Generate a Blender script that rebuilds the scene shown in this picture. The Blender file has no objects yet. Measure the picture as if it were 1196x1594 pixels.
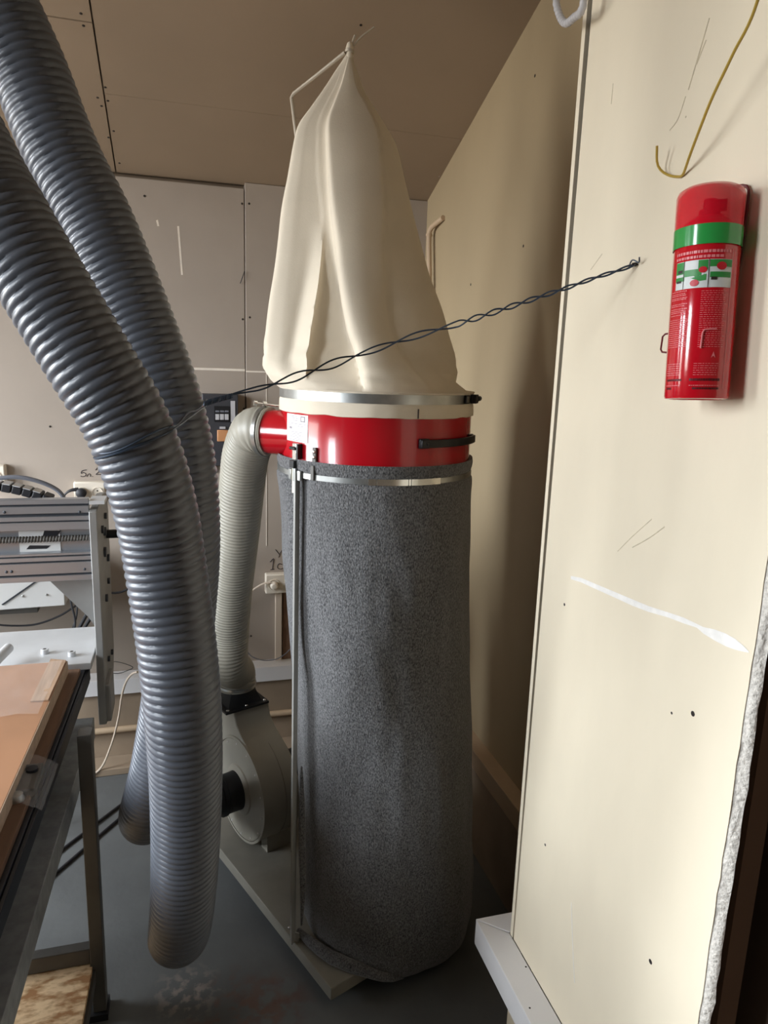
import bpy, math, random
from mathutils import Vector, Matrix
random.seed(7)
D = bpy.data
COL = bpy.context.scene.collection
SC = bpy.context.scene
R = math.radians

# ------------------------------------------------------------------ camera
F = 1105.0                    # focal length in pixels of the 1196x1594 frame
H = 1.68                      # eye height
RX = Vector((0.9619585, -0.27111316, 0.03366753))
DY = Vector((-0.02373548, -0.20570873, -0.97832538))
FW = Vector((0.27216259, 0.9403093, -0.20431826))
cam = D.cameras.new('camera')
camo = D.objects.new('camera', cam)
COL.objects.link(camo)
cam.sensor_fit = 'VERTICAL'
cam.sensor_height = 36.0
cam.lens = F / 1594.0 * 36.0
cam.clip_start = 0.02
m = Matrix((RX, -DY, -FW)).transposed().to_4x4()
m.translation = Vector((0, 0, H))
camo.matrix_world = m
SC.camera = camo

# ------------------------------------------------------------------ world, daylight, exposure
world = D.worlds.new('overcast_sky')
SC.world = world
world.use_nodes = True
bg = world.node_tree.nodes['Background']
wn = world.node_tree
wtc = wn.nodes.new('ShaderNodeTexCoord')
wsp = wn.nodes.new('ShaderNodeSeparateXYZ')
wrp = wn.nodes.new('ShaderNodeValToRGB')          # overcast sky above the horizon, dull ground below it
wrp.color_ramp.elements[0].position = 0.47
wrp.color_ramp.elements[0].color = (0.30, 0.29, 0.27, 1)
wrp.color_ramp.elements[1].position = 0.53
wrp.color_ramp.elements[1].color = (0.88, 0.94, 1.0, 1)
wmr = wn.nodes.new('ShaderNodeMapRange')
wmr.inputs['From Min'].default_value = -1.0
wn.links.new(wtc.outputs['Generated'], wsp.inputs[0])
wn.links.new(wsp.outputs['Z'], wmr.inputs['Value'])
wn.links.new(wmr.outputs['Result'], wrp.inputs['Fac'])
wn.links.new(wrp.outputs['Color'], bg.inputs['Color'])
bg.inputs['Strength'].default_value = 38.0
W3 = (1.40, 2.55, 0.95, 2.45)         # window in the left wall, towards the back (y0, y1, z0, z1)
W4 = (0.02, 0.66, 1.30, 2.75)         # narrower window in the left wall, beside the camera
YB, YF, XL, XR = 2.965, -2.5, -2.6, 1.0
for nm, (x0, x1, z0, z1), at, rot in (('daylight_window_left', W3, ('x', XL - 0.09), (R(90), 0, R(-90))), ('daylight_window_side', W4, ('x', XL - 0.09), (R(90), 0, R(-90)))):
    l = D.lights.new(nm, 'AREA')
    l.shape = 'RECTANGLE'
    l.size, l.size_y = x1 - x0, z1 - z0
    l.cycles.is_portal = True
    o = D.objects.new(nm, l)
    COL.objects.link(o)
    o.location = ((x0 + x1) / 2, at[1], (z0 + z1) / 2) if at[0] == 'y' else (at[1], (x0 + x1) / 2, (z0 + z1) / 2)
    o.rotation_euler = rot
vs = SC.view_settings
SC.display_settings.display_device = 'sRGB'
vs.view_transform = 'Standard'
vs.look = 'None'
vs.gamma = 1.0
vs.use_curve_mapping = False
vs.exposure = 0.0


# ------------------------------------------------------------------ helpers
def ray(px, py):
    return RX * ((px - 598) / F) + DY * ((py - 797) / F) + FW


EYE = Vector((0, 0, H))


def PY(px, py, Y):
    d = ray(px, py); return EYE + d * (Y / d.y)


def PX(px, py, X):
    d = ray(px, py); return EYE + d * (X / d.x)


def PZ(px, py, Z):
    d = ray(px, py); return EYE + d * ((Z - H) / d.z)


def PC(px, py, c):
    return EYE + ray(px, py) * c


def ceil_z(y):
    return min(2.345 + 0.38 * (YB - y), 3.2)


def V(*a):
    return Vector(a)


def frame_of(t, ref=None):
    t = t.normalized()
    if ref is None:
        ref = V(0, 0, 1) if abs(t.z) < 0.9 else V(1, 0, 0)
    a = (ref - t * ref.dot(t)).normalized()
    return a, t.cross(a)


def spline(pts, n, closed=False):
    """Catmull-Rom through pts (Vectors), resampled evenly to n+1 points."""
    P = [Vector(p) for p in pts]
    out = []
    N = len(P)
    segs = N if closed else N - 1
    for i in range(segs):
        p1, p2 = P[i % N], P[(i + 1) % N]
        p0 = P[(i - 1) % N] if closed or i > 0 else p1 * 2 - p2
        p3 = P[(i + 2) % N] if closed or i + 2 < N else p2 * 2 - p1
        for k in range(24):
            t = k / 24
            out.append(0.5 * ((2 * p1) + (p2 - p0) * t + (2 * p0 - 5 * p1 + 4 * p2 - p3) * t * t + (3 * p1 - p0 - 3 * p2 + p3) * t ** 3))
    out.append(P[0].copy() if closed else P[-1].copy())
    L = [0.0]
    for a, b in zip(out, out[1:]):
        L.append(L[-1] + (b - a).length)
    res, j = [], 0
    for i in range(n + 1):
        s = L[-1] * i / n
        while j < len(L) - 2 and L[j + 1] < s:
            j += 1
        d = L[j + 1] - L[j]
        res.append(out[j].lerp(out[j + 1], 0 if d < 1e-9 else min(1, (s - L[j]) / d)))
    return res


def lerp_table(tab, x):
    if x <= tab[0][0]:
        return tab[0][1:]
    for a, b in zip(tab, tab[1:]):
        if x <= b[0]:
            t = (x - a[0]) / (b[0] - a[0])
            return tuple(p + (q - p) * t for p, q in zip(a[1:], b[1:]))
    return tab[-1][1:]


ORG = {}


class MB:
    def __init__(s):
        s.v, s.f = [], []

    def add(s, vs_, fs):
        b = len(s.v)
        s.v += [Vector(p) for p in vs_]
        s.f += [tuple(i + b for i in f) for f in fs]
        return s

    def obox(s, c, a, b, d):
        c, a, b, d = map(Vector, (c, a, b, d))
        vs_ = [c + a * i + b * j + d * k for k in (-1, 1) for j in (-1, 1) for i in (-1, 1)]
        fs = [(0, 2, 3, 1), (4, 5, 7, 6), (0, 1, 5, 4), (2, 6, 7, 3), (0, 4, 6, 2), (1, 3, 7, 5)]
        if a.cross(b).dot(d) < 0:
            fs = [f[::-1] for f in fs]
        return s.add(vs_, fs)

    def box(s, x0, y0, z0, x1, y1, z1):
        return s.obox(((x0 + x1) / 2, (y0 + y1) / 2, (z0 + z1) / 2), ((x1 - x0) / 2, 0, 0), (0, (y1 - y0) / 2, 0), (0, 0, (z1 - z0) / 2))

    def prism(s, poly, vec):
        poly = [Vector(p) for p in poly]
        vec = Vector(vec)
        n = len(poly)
        nrm = Vector((0, 0, 0))
        for i in range(n):
            nrm += poly[i].cross(poly[(i + 1) % n])
        if nrm.dot(vec) > 0:
            poly = poly[::-1]
        return s.add(poly + [p + vec for p in poly], [tuple(range(n))] + [tuple(range(2 * n - 1, n - 1, -1))] + [(i, i + n, (i + 1) % n + n, (i + 1) % n) for i in range(n)])

    def cyl(s, p0, p1, r0, r1=None, n=24, caps=True):
        return s.tube([p0, p1], [r0, r0 if r1 is None else r1], n, caps)

    def tube(s, path, r, n=8, caps=True, closed=False, rfun=None):
        path = [Vector(p) for p in path]
        m_ = len(path)
        rs = list(r) if isinstance(r, (list, tuple)) else [r] * m_
        base = len(s.v)
        a = None
        for i, p in enumerate(path):
            if closed:
                t = path[(i + 1) % m_] - path[i - 1]
            else:
                t = path[min(i + 1, m_ - 1)] - path[max(i - 1, 0)]
            if t.length < 1e-9:
                t = V(0, 0, 1)
            a, b = frame_of(t, a)
            for k in range(n):
                th = 2 * math.pi * k / n
                rr = rs[i] if rfun is None else rfun(i, th, rs[i])
                s.v.append(p + (a * math.cos(th) + b * math.sin(th)) * rr)
        for i in range(m_ if closed else m_ - 1):
            for k in range(n):
                k2 = (k + 1) % n
                i2 = (i + 1) % m_
                s.f.append((base + i * n + k, base + i * n + k2, base + i2 * n + k2, base + i2 * n + k))
        if caps and not closed:
            s.f.append(tuple(base + k for k in range(n - 1, -1, -1)))
            s.f.append(tuple(base + (m_ - 1) * n + k for k in range(n)))
        return s

    def lathe(s, c, prof, n=64, a0=0.0, a1=360.0, axis=None, up=None):
        """prof: list of (r, h) along axis (default +z). Full or partial turn in degrees."""
        c = Vector(c)
        ax = Vector(axis).normalized() if axis is not None else V(0, 0, 1)
        e1 = Vector(up).normalized() if up is not None else (V(1, 0, 0) if axis is None else frame_of(ax)[0])
        e2 = ax.cross(e1)
        full = abs(a1 - a0 - 360) < 1e-6
        cols = n if full else n + 1
        base = len(s.v)
        for k in range(cols):
            th = R(a0 + (a1 - a0) * k / n)
            d = e1 * math.cos(th) + e2 * math.sin(th)
            for (r, h) in prof:
                s.v.append(c + d * r + ax * h)
        q = len(prof)
        for k in range(n):
            k2 = (k + 1) % cols
            for j in range(q - 1):
                s.f.append((base + k * q + j, base + k2 * q + j, base + k2 * q + j + 1, base + k * q + j + 1))
        return s

    def band(s, c, r0, r1, z0, z1, a0=0.0, a1=360.0, n=64, axis=None, up=None):
        """closed rectangular ring section"""
        prof = [(r0, z0), (r1, z0), (r1, z1), (r0, z1), (r0, z0)]
        s.lathe(c, prof, n, a0, a1, axis, up)
        if abs(a1 - a0 - 360) > 1e-6:
            b = len(s.v) - 5 * (n + 1)
            s.f.append((b + 0, b + 1, b + 2, b + 3))
            e = b + 5 * n
            s.f.append((e + 3, e + 2, e + 1, e + 0))
        return s

    def dome(s, c, nrm, r, h, n=10):
        """small screw or rivet head"""
        c, nrm = Vector(c), Vector(nrm).normalized()
        return s.lathe(c, [(r, -0.0005), (r, h * 0.35), (r * 0.72, h * 0.85), (0.0001, h)], n, axis=nrm)

    def grid(s, rows, closed=False):
        base = len(s.v)
        w = len(rows[0])
        for row in rows:
            s.v += [Vector(p) for p in row]
        for i in range(len(rows) - 1):
            for k in range(w if closed else w - 1):
                k2 = (k + 1) % w
                s.f.append((base + i * w + k, base + i * w + k2, base + (i + 1) * w + k2, base + (i + 1) * w + k))
        return s

    def build(s, name, mat, parent=None, bevel=0.0, angle=38, flat=False, flip=False):
        if parent is None:
            xs = [p.x for p in s.v]; ys = [p.y for p in s.v]; zs = [p.z for p in s.v]
            org = V((min(xs) + max(xs)) / 2, (min(ys) + max(ys)) / 2, min(zs))
        else:
            org = ORG[parent.name]
        me = D.meshes.new(name)
        me.from_pydata([tuple(p - org) for p in s.v], [], [f[::-1] for f in s.f] if flip else s.f)
        me.materials.append(mat)
        if not flat:
            me.polygons.foreach_set('use_smooth', [True] * len(me.polygons))
            me.set_sharp_from_angle(angle=R(angle))
        me.update()
        o = D.objects.new(name, me)
        COL.objects.link(o)
        ORG[o.name] = org
        if parent is None:
            o.location = org
        else:
            o.parent = parent
        if bevel > 0:
            md = o.modifiers.new('bevel', 'BEVEL')
            md.width = bevel
            md.segments = 2
            md.limit_method = 'ANGLE'
            md.angle_limit = R(40)
        return o


def thing(name, label, cat, loc, group=None):
    o = D.objects.new(name, None)
    COL.objects.link(o)
    o.location = loc
    o.empty_display_size = 0.05
    ORG[o.name] = Vector(loc)
    return tag(o, label, cat, group)


def tag(o, label, cat, group=None, kind=None):
    o['label'] = label
    o['category'] = cat
    if group:
        o['group'] = group
    if kind:
        o['kind'] = kind
    return o


def struct(o):
    o['kind'] = 'structure'
    return o


# ------------------------------------------------------------------ materials
def srgb(r, g, b):
    f = lambda c: (c / 255 / 12.92) if c / 255 <= 0.04045 else ((c / 255 + 0.055) / 1.055) ** 2.4
    return (f(r), f(g), f(b))


def pm(name, col, rough=0.6, metal=0.0, nscale=0.0, namt=0.0, bscale=0.0, bamt=0.0, stretch=(1, 1, 1), coat=0.0, trans=0.0, alpha=1.0, col2=None, detail=4.0, nrange=(0.35, 0.65), ior=1.45, sheen=0.0):
    mt = D.materials.new(name)
    mt.use_nodes = True
    nt = mt.node_tree
    b = nt.nodes['Principled BSDF']
    b.inputs['Base Color'].default_value = (*col, 1)
    b.inputs['Roughness'].default_value = rough
    b.inputs['Metallic'].default_value = metal
    b.inputs['IOR'].default_value = ior
    b.inputs['Coat Weight'].default_value = coat
    b.inputs['Coat Roughness'].default_value = 0.08
    b.inputs['Transmission Weight'].default_value = trans
    b.inputs['Alpha'].default_value = alpha
    b.inputs['Sheen Weight'].default_value = sheen
    if nscale or bscale:
        tc = nt.nodes.new('ShaderNodeTexCoord')
        mp = nt.nodes.new('ShaderNodeMapping')
        mp.inputs['Scale'].default_value = stretch
        nt.links.new(tc.outputs['Object'], mp.inputs['Vector'])
    if nscale:
        nz = nt.nodes.new('ShaderNodeTexNoise')
        nz.inputs['Scale'].default_value = nscale
        nz.inputs['Detail'].default_value = detail
        nt.links.new(mp.outputs['Vector'], nz.inputs['Vector'])
        rp = nt.nodes.new('ShaderNodeValToRGB')
        rp.color_ramp.elements[0].position = nrange[0]
        rp.color_ramp.elements[1].position = nrange[1]
        c1 = col2 if col2 else tuple(c * (1 - namt) for c in col)
        c2 = col if col2 else tuple(min(1, c * (1 + namt)) for c in col)
        rp.color_ramp.elements[0].color = (*c1, 1)
        rp.color_ramp.elements[1].color = (*c2, 1)
        nt.links.new(nz.outputs['Fac'], rp.inputs['Fac'])
        nt.links.new(rp.outputs['Color'], b.inputs['Base Color'])
    if bscale:
        nb = nt.nodes.new('ShaderNodeTexNoise')
        nb.inputs['Scale'].default_value = bscale
        nb.inputs['Detail'].default_value = 5
        nt.links.new(mp.outputs['Vector'], nb.inputs['Vector'])
        bu = nt.nodes.new('ShaderNodeBump')
        bu.inputs['Strength'].default_value = bamt
        bu.inputs['Distance'].default_value = 0.004
        nt.links.new(nb.outputs['Fac'], bu.inputs['Height'])
        nt.links.new(bu.outputs['Normal'], b.inputs['Normal'])
    return mt


M = {}
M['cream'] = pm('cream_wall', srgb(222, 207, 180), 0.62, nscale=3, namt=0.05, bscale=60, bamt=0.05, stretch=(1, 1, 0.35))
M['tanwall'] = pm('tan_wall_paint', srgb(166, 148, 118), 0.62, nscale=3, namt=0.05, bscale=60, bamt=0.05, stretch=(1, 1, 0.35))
M['panel'] = pm('cream_panel', srgb(230, 218, 194), 0.55, nscale=5, namt=0.045, bscale=70, bamt=0.06, stretch=(1, 1, 0.4))
M['lowbounce'] = pm('low_bounce_brown', srgb(128, 114, 98), 0.8, nscale=4, namt=0.1)  # out-of-view walls and ceiling backing, darkened to cut bounced light
M['ceiling'] = pm('ceiling_paint', srgb(150, 131, 110), 0.75, nscale=2.5, namt=0.05, bscale=80, bamt=0.05)
M['backwall'] = pm('back_wall_paint', srgb(164, 152, 140), 0.7, nscale=3, namt=0.05, bscale=70, bamt=0.05)
M['lowerwall'] = pm('lower_wall', srgb(150, 132, 112), 0.8, nscale=6, namt=0.12, bscale=40, bamt=0.2)
M['darkcavity'] = pm('brown_inner_board', srgb(104, 84, 68), 0.8, nscale=5, namt=0.1)
M['gypsum'] = pm('gypsum_core', srgb(228, 222, 212), 0.9, nscale=160, namt=0.14, bscale=140, bamt=0.9)
M['paper'] = pm('gypsum_paper', srgb(120, 104, 84), 0.9)
M['white_trim'] = pm('white_trim', srgb(226, 224, 224), 0.45, nscale=6, namt=0.03)
M['ledge_tan'] = pm('tan_ledge', srgb(190, 166, 138), 0.6, nscale=6, namt=0.06)
M['black'] = pm('gap_shade_black', srgb(22, 20, 19), 0.9)
M['screw'] = pm('dark_screw', srgb(48, 42, 38), 0.5, metal=0.3)
M['putty'] = pm('white_putty', srgb(238, 234, 228), 0.7, nscale=60, namt=0.05)
M['putty_dull'] = pm('dull_putty', srgb(226, 216, 202), 0.8, nscale=40, namt=0.06)
M['scuff'] = pm('scuff_mark', srgb(206, 194, 168), 0.8, nscale=60, namt=0.1)
M['hose'] = pm('grey_hose_plastic', srgb(86, 90, 98), 0.36, nscale=14, namt=0.07, bscale=260, bamt=0.06)
M['hose_c'] = pm('grey_connecting_hose', srgb(150, 146, 134), 0.45, nscale=12, namt=0.07, bscale=240, bamt=0.06)
M['canvas'] = pm('cream_canvas', srgb(212, 201, 182), 0.85, nscale=9, namt=0.035, bscale=420, bamt=0.12, sheen=0.15)
M['felt'] = pm('grey_felt', srgb(124, 124, 125), 0.95, nscale=300, col2=srgb(38, 39, 42), bscale=330, bamt=0.9, stretch=(1, 1, 0.6), detail=5, nrange=(0.30, 0.70), sheen=0.3)
M['red'] = pm('red_enamel', srgb(168, 12, 26), 0.22, coat=0.5, nscale=5, namt=0.05)
M['galv'] = pm('galvanised_band', srgb(176, 178, 176), 0.32, metal=0.9, nscale=30, namt=0.12)
M['chrome'] = pm('bright_steel', srgb(225, 225, 222), 0.2, metal=1.0)
M['black_plastic'] = pm('black_plastic', srgb(26, 26, 28), 0.4)
M['rubber'] = pm('black_rubber', srgb(30, 32, 36), 0.55)
M['fan_grey'] = pm('fan_grey_paint', srgb(158, 154, 142), 0.45, nscale=8, namt=0.06, bscale=300, bamt=0.06)
M['plate_grey'] = pm('base_plate_paint', srgb(132, 128, 118), 0.55, nscale=10, namt=0.1)
M['strut'] = pm('strut_paint', srgb(170, 170, 166), 0.4, metal=0.3, nscale=12, namt=0.08)
M['sticker'] = pm('white_sticker', srgb(240, 238, 238), 0.35)
M['print'] = pm('grey_print', srgb(138, 132, 136), 0.6)
M['cream_strip'] = pm('pale_bracket', srgb(232, 226, 206), 0.4)
M['aluminium'] = pm('aluminium_profile', srgb(186, 190, 196), 0.34, metal=0.75, nscale=6, namt=0.06, stretch=(0.2, 4, 4))
M['alu_dark'] = pm('dark_groove', srgb(70, 74, 80), 0.5, metal=0.4)
M['alu_plate'] = pm('grey_side_plate', srgb(150, 150, 148), 0.5, metal=0.35, nscale=9, namt=0.07)
M['alu_white'] = pm('pale_plate', srgb(206, 208, 210), 0.45, metal=0.2, nscale=8, namt=0.05)
M['steel_dark'] = pm('dark_steel_frame', srgb(96, 94, 90), 0.55, metal=0.2, nscale=12, namt=0.12)
M['steel_lit'] = pm('lit_steel_beam', srgb(146, 149, 150), 0.5, metal=0.0, nscale=40, namt=0.14, bscale=60, bamt=0.15)  # paler than the frame steel: window light put into the beam colour
M['rail_black'] = pm('black_rail', srgb(40, 42, 48), 0.4, metal=0.3)
M['mdf'] = pm('mdf_sheet', srgb(172, 128, 96), 0.45, nscale=5, namt=0.08)
M['mdf_edge'] = pm('mdf_edge', srgb(188, 164, 140), 0.75, nscale=50, namt=0.1)
M['bed_wood'] = pm('bed_wood', srgb(120, 92, 72), 0.7, nscale=8, namt=0.15, stretch=(6, 0.5, 3))
M['veneer'] = pm('veneer_strip', srgb(178, 148, 122), 0.5, nscale=12, namt=0.14, stretch=(8, 0.6, 1))
M['film'] = pm('clear_film', (0.95, 0.95, 0.95), 0.16, alpha=0.13, bscale=40, bamt=0.6)
M['osb'] = pm('strand_board', srgb(244, 212, 168), 0.8, nscale=45, col2=srgb(176, 128, 84), bscale=45, bamt=0.8, stretch=(0.55, 1.3, 1), nrange=(0.36, 0.56))
M['socket'] = pm('socket_plastic', srgb(226, 216, 200), 0.4)
M['socket_dark'] = pm('socket_recess', srgb(168, 160, 148), 0.5)
M['ink'] = pm('marker_ink', srgb(62, 56, 58), 0.7)
M['cable_black'] = pm('black_cable', srgb(40, 40, 44), 0.5)
M['cable_grey'] = pm('grey_cable', srgb(112, 114, 122), 0.5)
M['cable_white'] = pm('pale_cable', srgb(206, 190, 172), 0.5)
M['cable_yellow'] = pm('yellow_cable', srgb(176, 146, 58), 0.45)
M['wire'] = pm('blue_grey_wire', srgb(58, 70, 86), 0.4, metal=0.3)
M['rod'] = pm('pale_rod', srgb(190, 180, 164), 0.4, metal=0.3)
M['enclosure'] = pm('white_enclosure', srgb(226, 226, 224), 0.45, nscale=8, namt=0.03)
M['drive'] = pm('black_drive_case', srgb(58, 58, 62), 0.5)
M['key'] = pm('grey_key', srgb(186, 184, 186), 0.5)
M['amber'] = pm('amber_box', srgb(196, 140, 96), 0.45)
M['tube_clear'] = pm('milky_tube', srgb(226, 226, 230), 0.25, trans=0.35, alpha=0.9)
M['ext_red'] = pm('extinguisher_red', srgb(196, 18, 34), 0.16, coat=0.6)
M['ext_cap'] = pm('clear_red_cap', srgb(232, 26, 48), 0.08, alpha=0.55)
M['ext_dark'] = pm('extinguisher_valve', srgb(96, 8, 18), 0.5)
M['green'] = pm('green_tape', srgb(46, 150, 70), 0.2, coat=0.5)
M['pic_green'] = pm('pictogram_green', srgb(52, 140, 66), 0.4)
M['pic_white'] = pm('pictogram_white', srgb(214, 218, 216), 0.4)
M['pic_red'] = pm('pictogram_red', srgb(196, 30, 44), 0.4)
M['pic_dark'] = pm('pictogram_dark', srgb(52, 44, 40), 0.5)
M['text_pink'] = pm('label_text_pink', srgb(226, 128, 132), 0.4)
M['text_dark'] = pm('label_text_dark', srgb(92, 8, 18), 0.5)


def floor_material():
    mt = pm('grey_painted_concrete', srgb(96, 98, 98), 0.55, nscale=4, namt=0.14, bscale=26, bamt=0.35, detail=8)
    nt = mt.node_tree
    b = nt.nodes['Principled BSDF']
    src = b.inputs['Base Color'].links[0].from_socket
    geo = nt.nodes.new('ShaderNodeNewGeometry')
    prev = src
    for (c, rad, col, sc) in ((PZ(420, 1562, 0), 0.13, srgb(98, 72, 64), 14), (PZ(290, 1545, 0), 0.11, srgb(140, 132, 126), 40), (PZ(380, 1590, 0), 0.2, srgb(104, 84, 76), 22)):
        vm = nt.nodes.new('ShaderNodeVectorMath'); vm.operation = 'DISTANCE'
        vm.inputs[1].default_value = c
        nt.links.new(geo.outputs['Position'], vm.inputs[0])
        mr = nt.nodes.new('ShaderNodeMapRange')
        mr.inputs['From Min'].default_value = rad
        mr.inputs['From Max'].default_value = rad * 0.3
        nt.links.new(vm.outputs['Value'], mr.inputs['Value'])
        nz = nt.nodes.new('ShaderNodeTexNoise'); nz.inputs['Scale'].default_value = sc; nz.inputs['Detail'].default_value = 6
        nt.links.new(geo.outputs['Position'], nz.inputs['Vector'])
        r2 = nt.nodes.new('ShaderNodeMapRange')
        r2.inputs['From Min'].default_value = 0.48; r2.inputs['From Max'].default_value = 0.6
        nt.links.new(nz.outputs['Fac'], r2.inputs['Value'])
        mu = nt.nodes.new('ShaderNodeMath'); mu.operation = 'MULTIPLY'
        nt.links.new(mr.outputs['Result'], mu.inputs[0]); nt.links.new(r2.outputs['Result'], mu.inputs[1])
        mx = nt.nodes.new('ShaderNodeMix'); mx.data_type = 'RGBA'
        nt.links.new(mu.outputs[0], mx.inputs['Factor'])
        nt.links.new(prev, mx.inputs['A'])
        mx.inputs['B'].default_value = (*col, 1)
        prev = mx.outputs['Result']
    nt.links.new(prev, b.inputs['Base Color'])
    return mt


M['floor'] = floor_material()

# ------------------------------------------------------------------ the room
struct(MB().box(XL, YF, -0.1, 1.15, 3.1, 0).build('floor', M['floor'], flat=True))

# back wall: backing boards around the window, then two gypsum sheets in front of it
wb = MB()
yb0, yb1 = 3.02, 3.12
wb.box(XL, yb0, 0, 1.12, yb1, 2.6)
wall_back = struct(wb.build('wall_back', M['lowerwall'], flat=True))
MB().box(0.2575, YB, 0.36, 1.06, yb0, 2.342).build('wall_sheet', M['backwall'], wall_back, bevel=0.002)
MB().box(-0.945, YB + 0.007, 0.36, 0.2545, yb0, 2.322).build('wall_sheet', M['backwall'], wall_back, bevel=0.002)
MB().box(XL, YB + 0.007, 0.36, -0.948, yb0, 2.322).build('wall_sheet', M['backwall'], wall_back)
MB().box(XL, 2.905, 0, 1.0, yb0, 0.36).build('lower_panel', M['lowerwall'], wall_back)
MB().box(-0.1, YB + 0.0055, 1.631, 0.254, YB + 0.0078, 1.640).build('putty_joint', M['putty_dull'], wall_back)
MB().box(0.2575, YB - 0.001, 1.628, 0.42, YB + 0.001, 1.634).build('putty_joint', M['putty_dull'], wall_back)
MB().box(0.338, YB - 0.0015, 0.9, 0.341, YB + 0.001, 1.634).build('putty_joint', M['putty_dull'], wall_back)
for k, (a, c) in enumerate(((0.0, 0.0), (0.06, 0.012))):       # two scrape marks on the left sheet
    p = PY(277 + k * 0, 350 + k * 60, YB + 0.006)
    MB().prism([PY(276, 352, YB + 0.0065), PY(279, 352, YB + 0.0065), PY(285, 428, YB + 0.0065), PY(282, 428, YB + 0.0065)] if k else
               [PY(243, 343, YB + 0.0065), PY(246, 342, YB + 0.0065), PY(248, 352, YB + 0.0065), PY(245, 352, YB + 0.0065)], (0, 0.002, 0)).build('scrape_mark', M['putty_dull'], wall_back)
MB().tube(spline([PY(381, 422, YB - 0.004), PY(376, 436, YB - 0.006), PY(374, 441, YB + 0.004)], 8), 0.0015, 6).build('loose_thread', M['cable_black'], wall_back)
for (px, py) in ((225, 305), (377, 317), (388, 317), (378, 497), (389, 494), (380, 636), (392, 848), (320, 616), (636, 345), (78, 664), (391, 990)):
    MB().dome(PY(px, py, YB if px > 382 else YB + 0.006), (0, -1, 0), 0.0042, 0.0012).build('screw_head', M['screw'], wall_back)

# horizontal pipe on the lower back wall
o = MB().cyl((-1.2, 2.89, 0.155), (0.95, 2.89, 0.155), 0.013, n=12).build('wall_pipe', M['ledge_tan'])
tag(o, 'thin tan pipe running along the foot of the back wall', 'pipe')
struct(MB().box(XL, 2.80, 0, 0.95, 2.905, 0.03).build('baseboard_back', M['lowerwall'], bevel=0.003))

# back ledge
struct(MB().box(XL, 2.885, 0.312, 0.95, YB + 0.005, 0.38).build('trim_1', M['white_trim'], bevel=0.003))

# right wall and its ledge
wr = MB().box(XR, 1.29, 0.36, 1.12, 3.12, 3.2).box(XR, YF, 0, 1.12, 1.29, 3.3)
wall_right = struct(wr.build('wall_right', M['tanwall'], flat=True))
MB().box(0.957, 1.30, 0, XR, 2.905, 0.312).build('lower_panel', M['lowerwall'], wall_right)
for (px, py) in ((833, 118), (815, 383), (733, 443)):
    MB().dome(PX(px, py, XR), (-1, 0, 0), 0.0045, 0.001).build('screw_head', M['screw'], wall_right)
struct(MB().box(0.947, 1.30, 0.312, XR + 0.002, 2.965, 0.38).build('trim_2', M['ledge_tan'], bevel=0.003))
o = MB().lathe(PX(684, 270, 0.992), [(0.0001, -0.012), (0.013, -0.006), (0.016, 0.004), (0.009, 0.013), (0.0001, 0.016)], 10).build('foam_blob', M['putty'], wall_right)

# left wall and the wall behind the camera
(y0, y1, z0, z1), (y2, y3, _, _) = W3, W4
lw = MB().box(XL - 0.1, YF, 0, XL, y2, 3.4).box(XL - 0.1, y3, 0, XL, y0, 3.4).box(XL - 0.1, y1, 0, XL, 3.12, 3.4)
for a, b, z0, z1 in (W3, W4):
    lw.box(XL - 0.1, a, 0, XL, b, z0).box(XL - 0.1, a, z1, XL, b, 3.4)
struct(lw.build('wall_left', M['lowbounce'], flat=True))
for nm, (y0, y1, z0, z1) in (('window_1', W3), ('window_2', W4)):
    w = MB()
    w.box(XL - 0.06, y0, z0, XL - 0.01, y0 + 0.045, z1).box(XL - 0.06, y1 - 0.045, z0, XL - 0.01, y1, z1).box(XL - 0.06, y0 + 0.045, z0, XL - 0.01, y1 - 0.045, z0 + 0.045).box(XL - 0.06, y0 + 0.045, z1 - 0.045, XL - 0.01, y1 - 0.045, z1)
    wo = struct(w.build(nm, M['white_trim']))
    MB().box(XL - 0.06, y0 + 0.045, z1 - 0.50, XL - 0.01, y1 - 0.045, z1 - 0.46).build('transom', M['white_trim'], wo)
struct(MB().box(XL, YF - 0.1, 0, 1.12, YF, 3.4).build('wall_front', M['lowbounce'], flat=True))

# sloping ceiling: backing and four boards
YK = YB - (3.2 - 2.345) / 0.38


def slab(xa, xb, ya, yb_, off, th):
    mb = MB()
    za, zb = ceil_z(ya) + off, ceil_z(yb_) + off
    vs_ = [(xa, ya, za), (xb, ya, za), (xb, yb_, zb), (xa, yb_, zb)]
    mb.add(vs_ + [(p[0], p[1], p[2] + th) for p in vs_], [(3, 2, 1, 0), (4, 5, 6, 7), (0, 1, 5, 4), (1, 2, 6, 5), (2, 3, 7, 6), (3, 0, 4, 7)])
    return mb


cb = slab(XL - 0.1, 1.12, YK, 3.12, 0.016, 0.08)
cb.box(XL - 0.1, YF - 0.1, 3.2, 1.12, YK, 3.3)
ceiling = struct(cb.build('ceiling', M['lowbounce'], flat=True))
for (xa, xb, ya, yb_) in ((-0.2065, 1.0, YK + 0.3, 2.6055), (-0.2065, 1.0, 2.6070, 2.985), (-1.41, -0.2115, 2.3535, 2.985), (-1.41, -0.2115, YK + 0.3, 2.3490), (-2.6, -1.415, YK + 0.3, 2.985)):
    slab(xa, xb, ya, yb_, 0.0, 0.0155).build('ceiling_board', M['ceiling'], ceiling, flat=True)


def PCeil(px, py):
    d = ray(px, py)
    t = (2.345 - H + 0.38 * YB) / (d.z + 0.38 * d.y)
    return EYE + d * t


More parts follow.
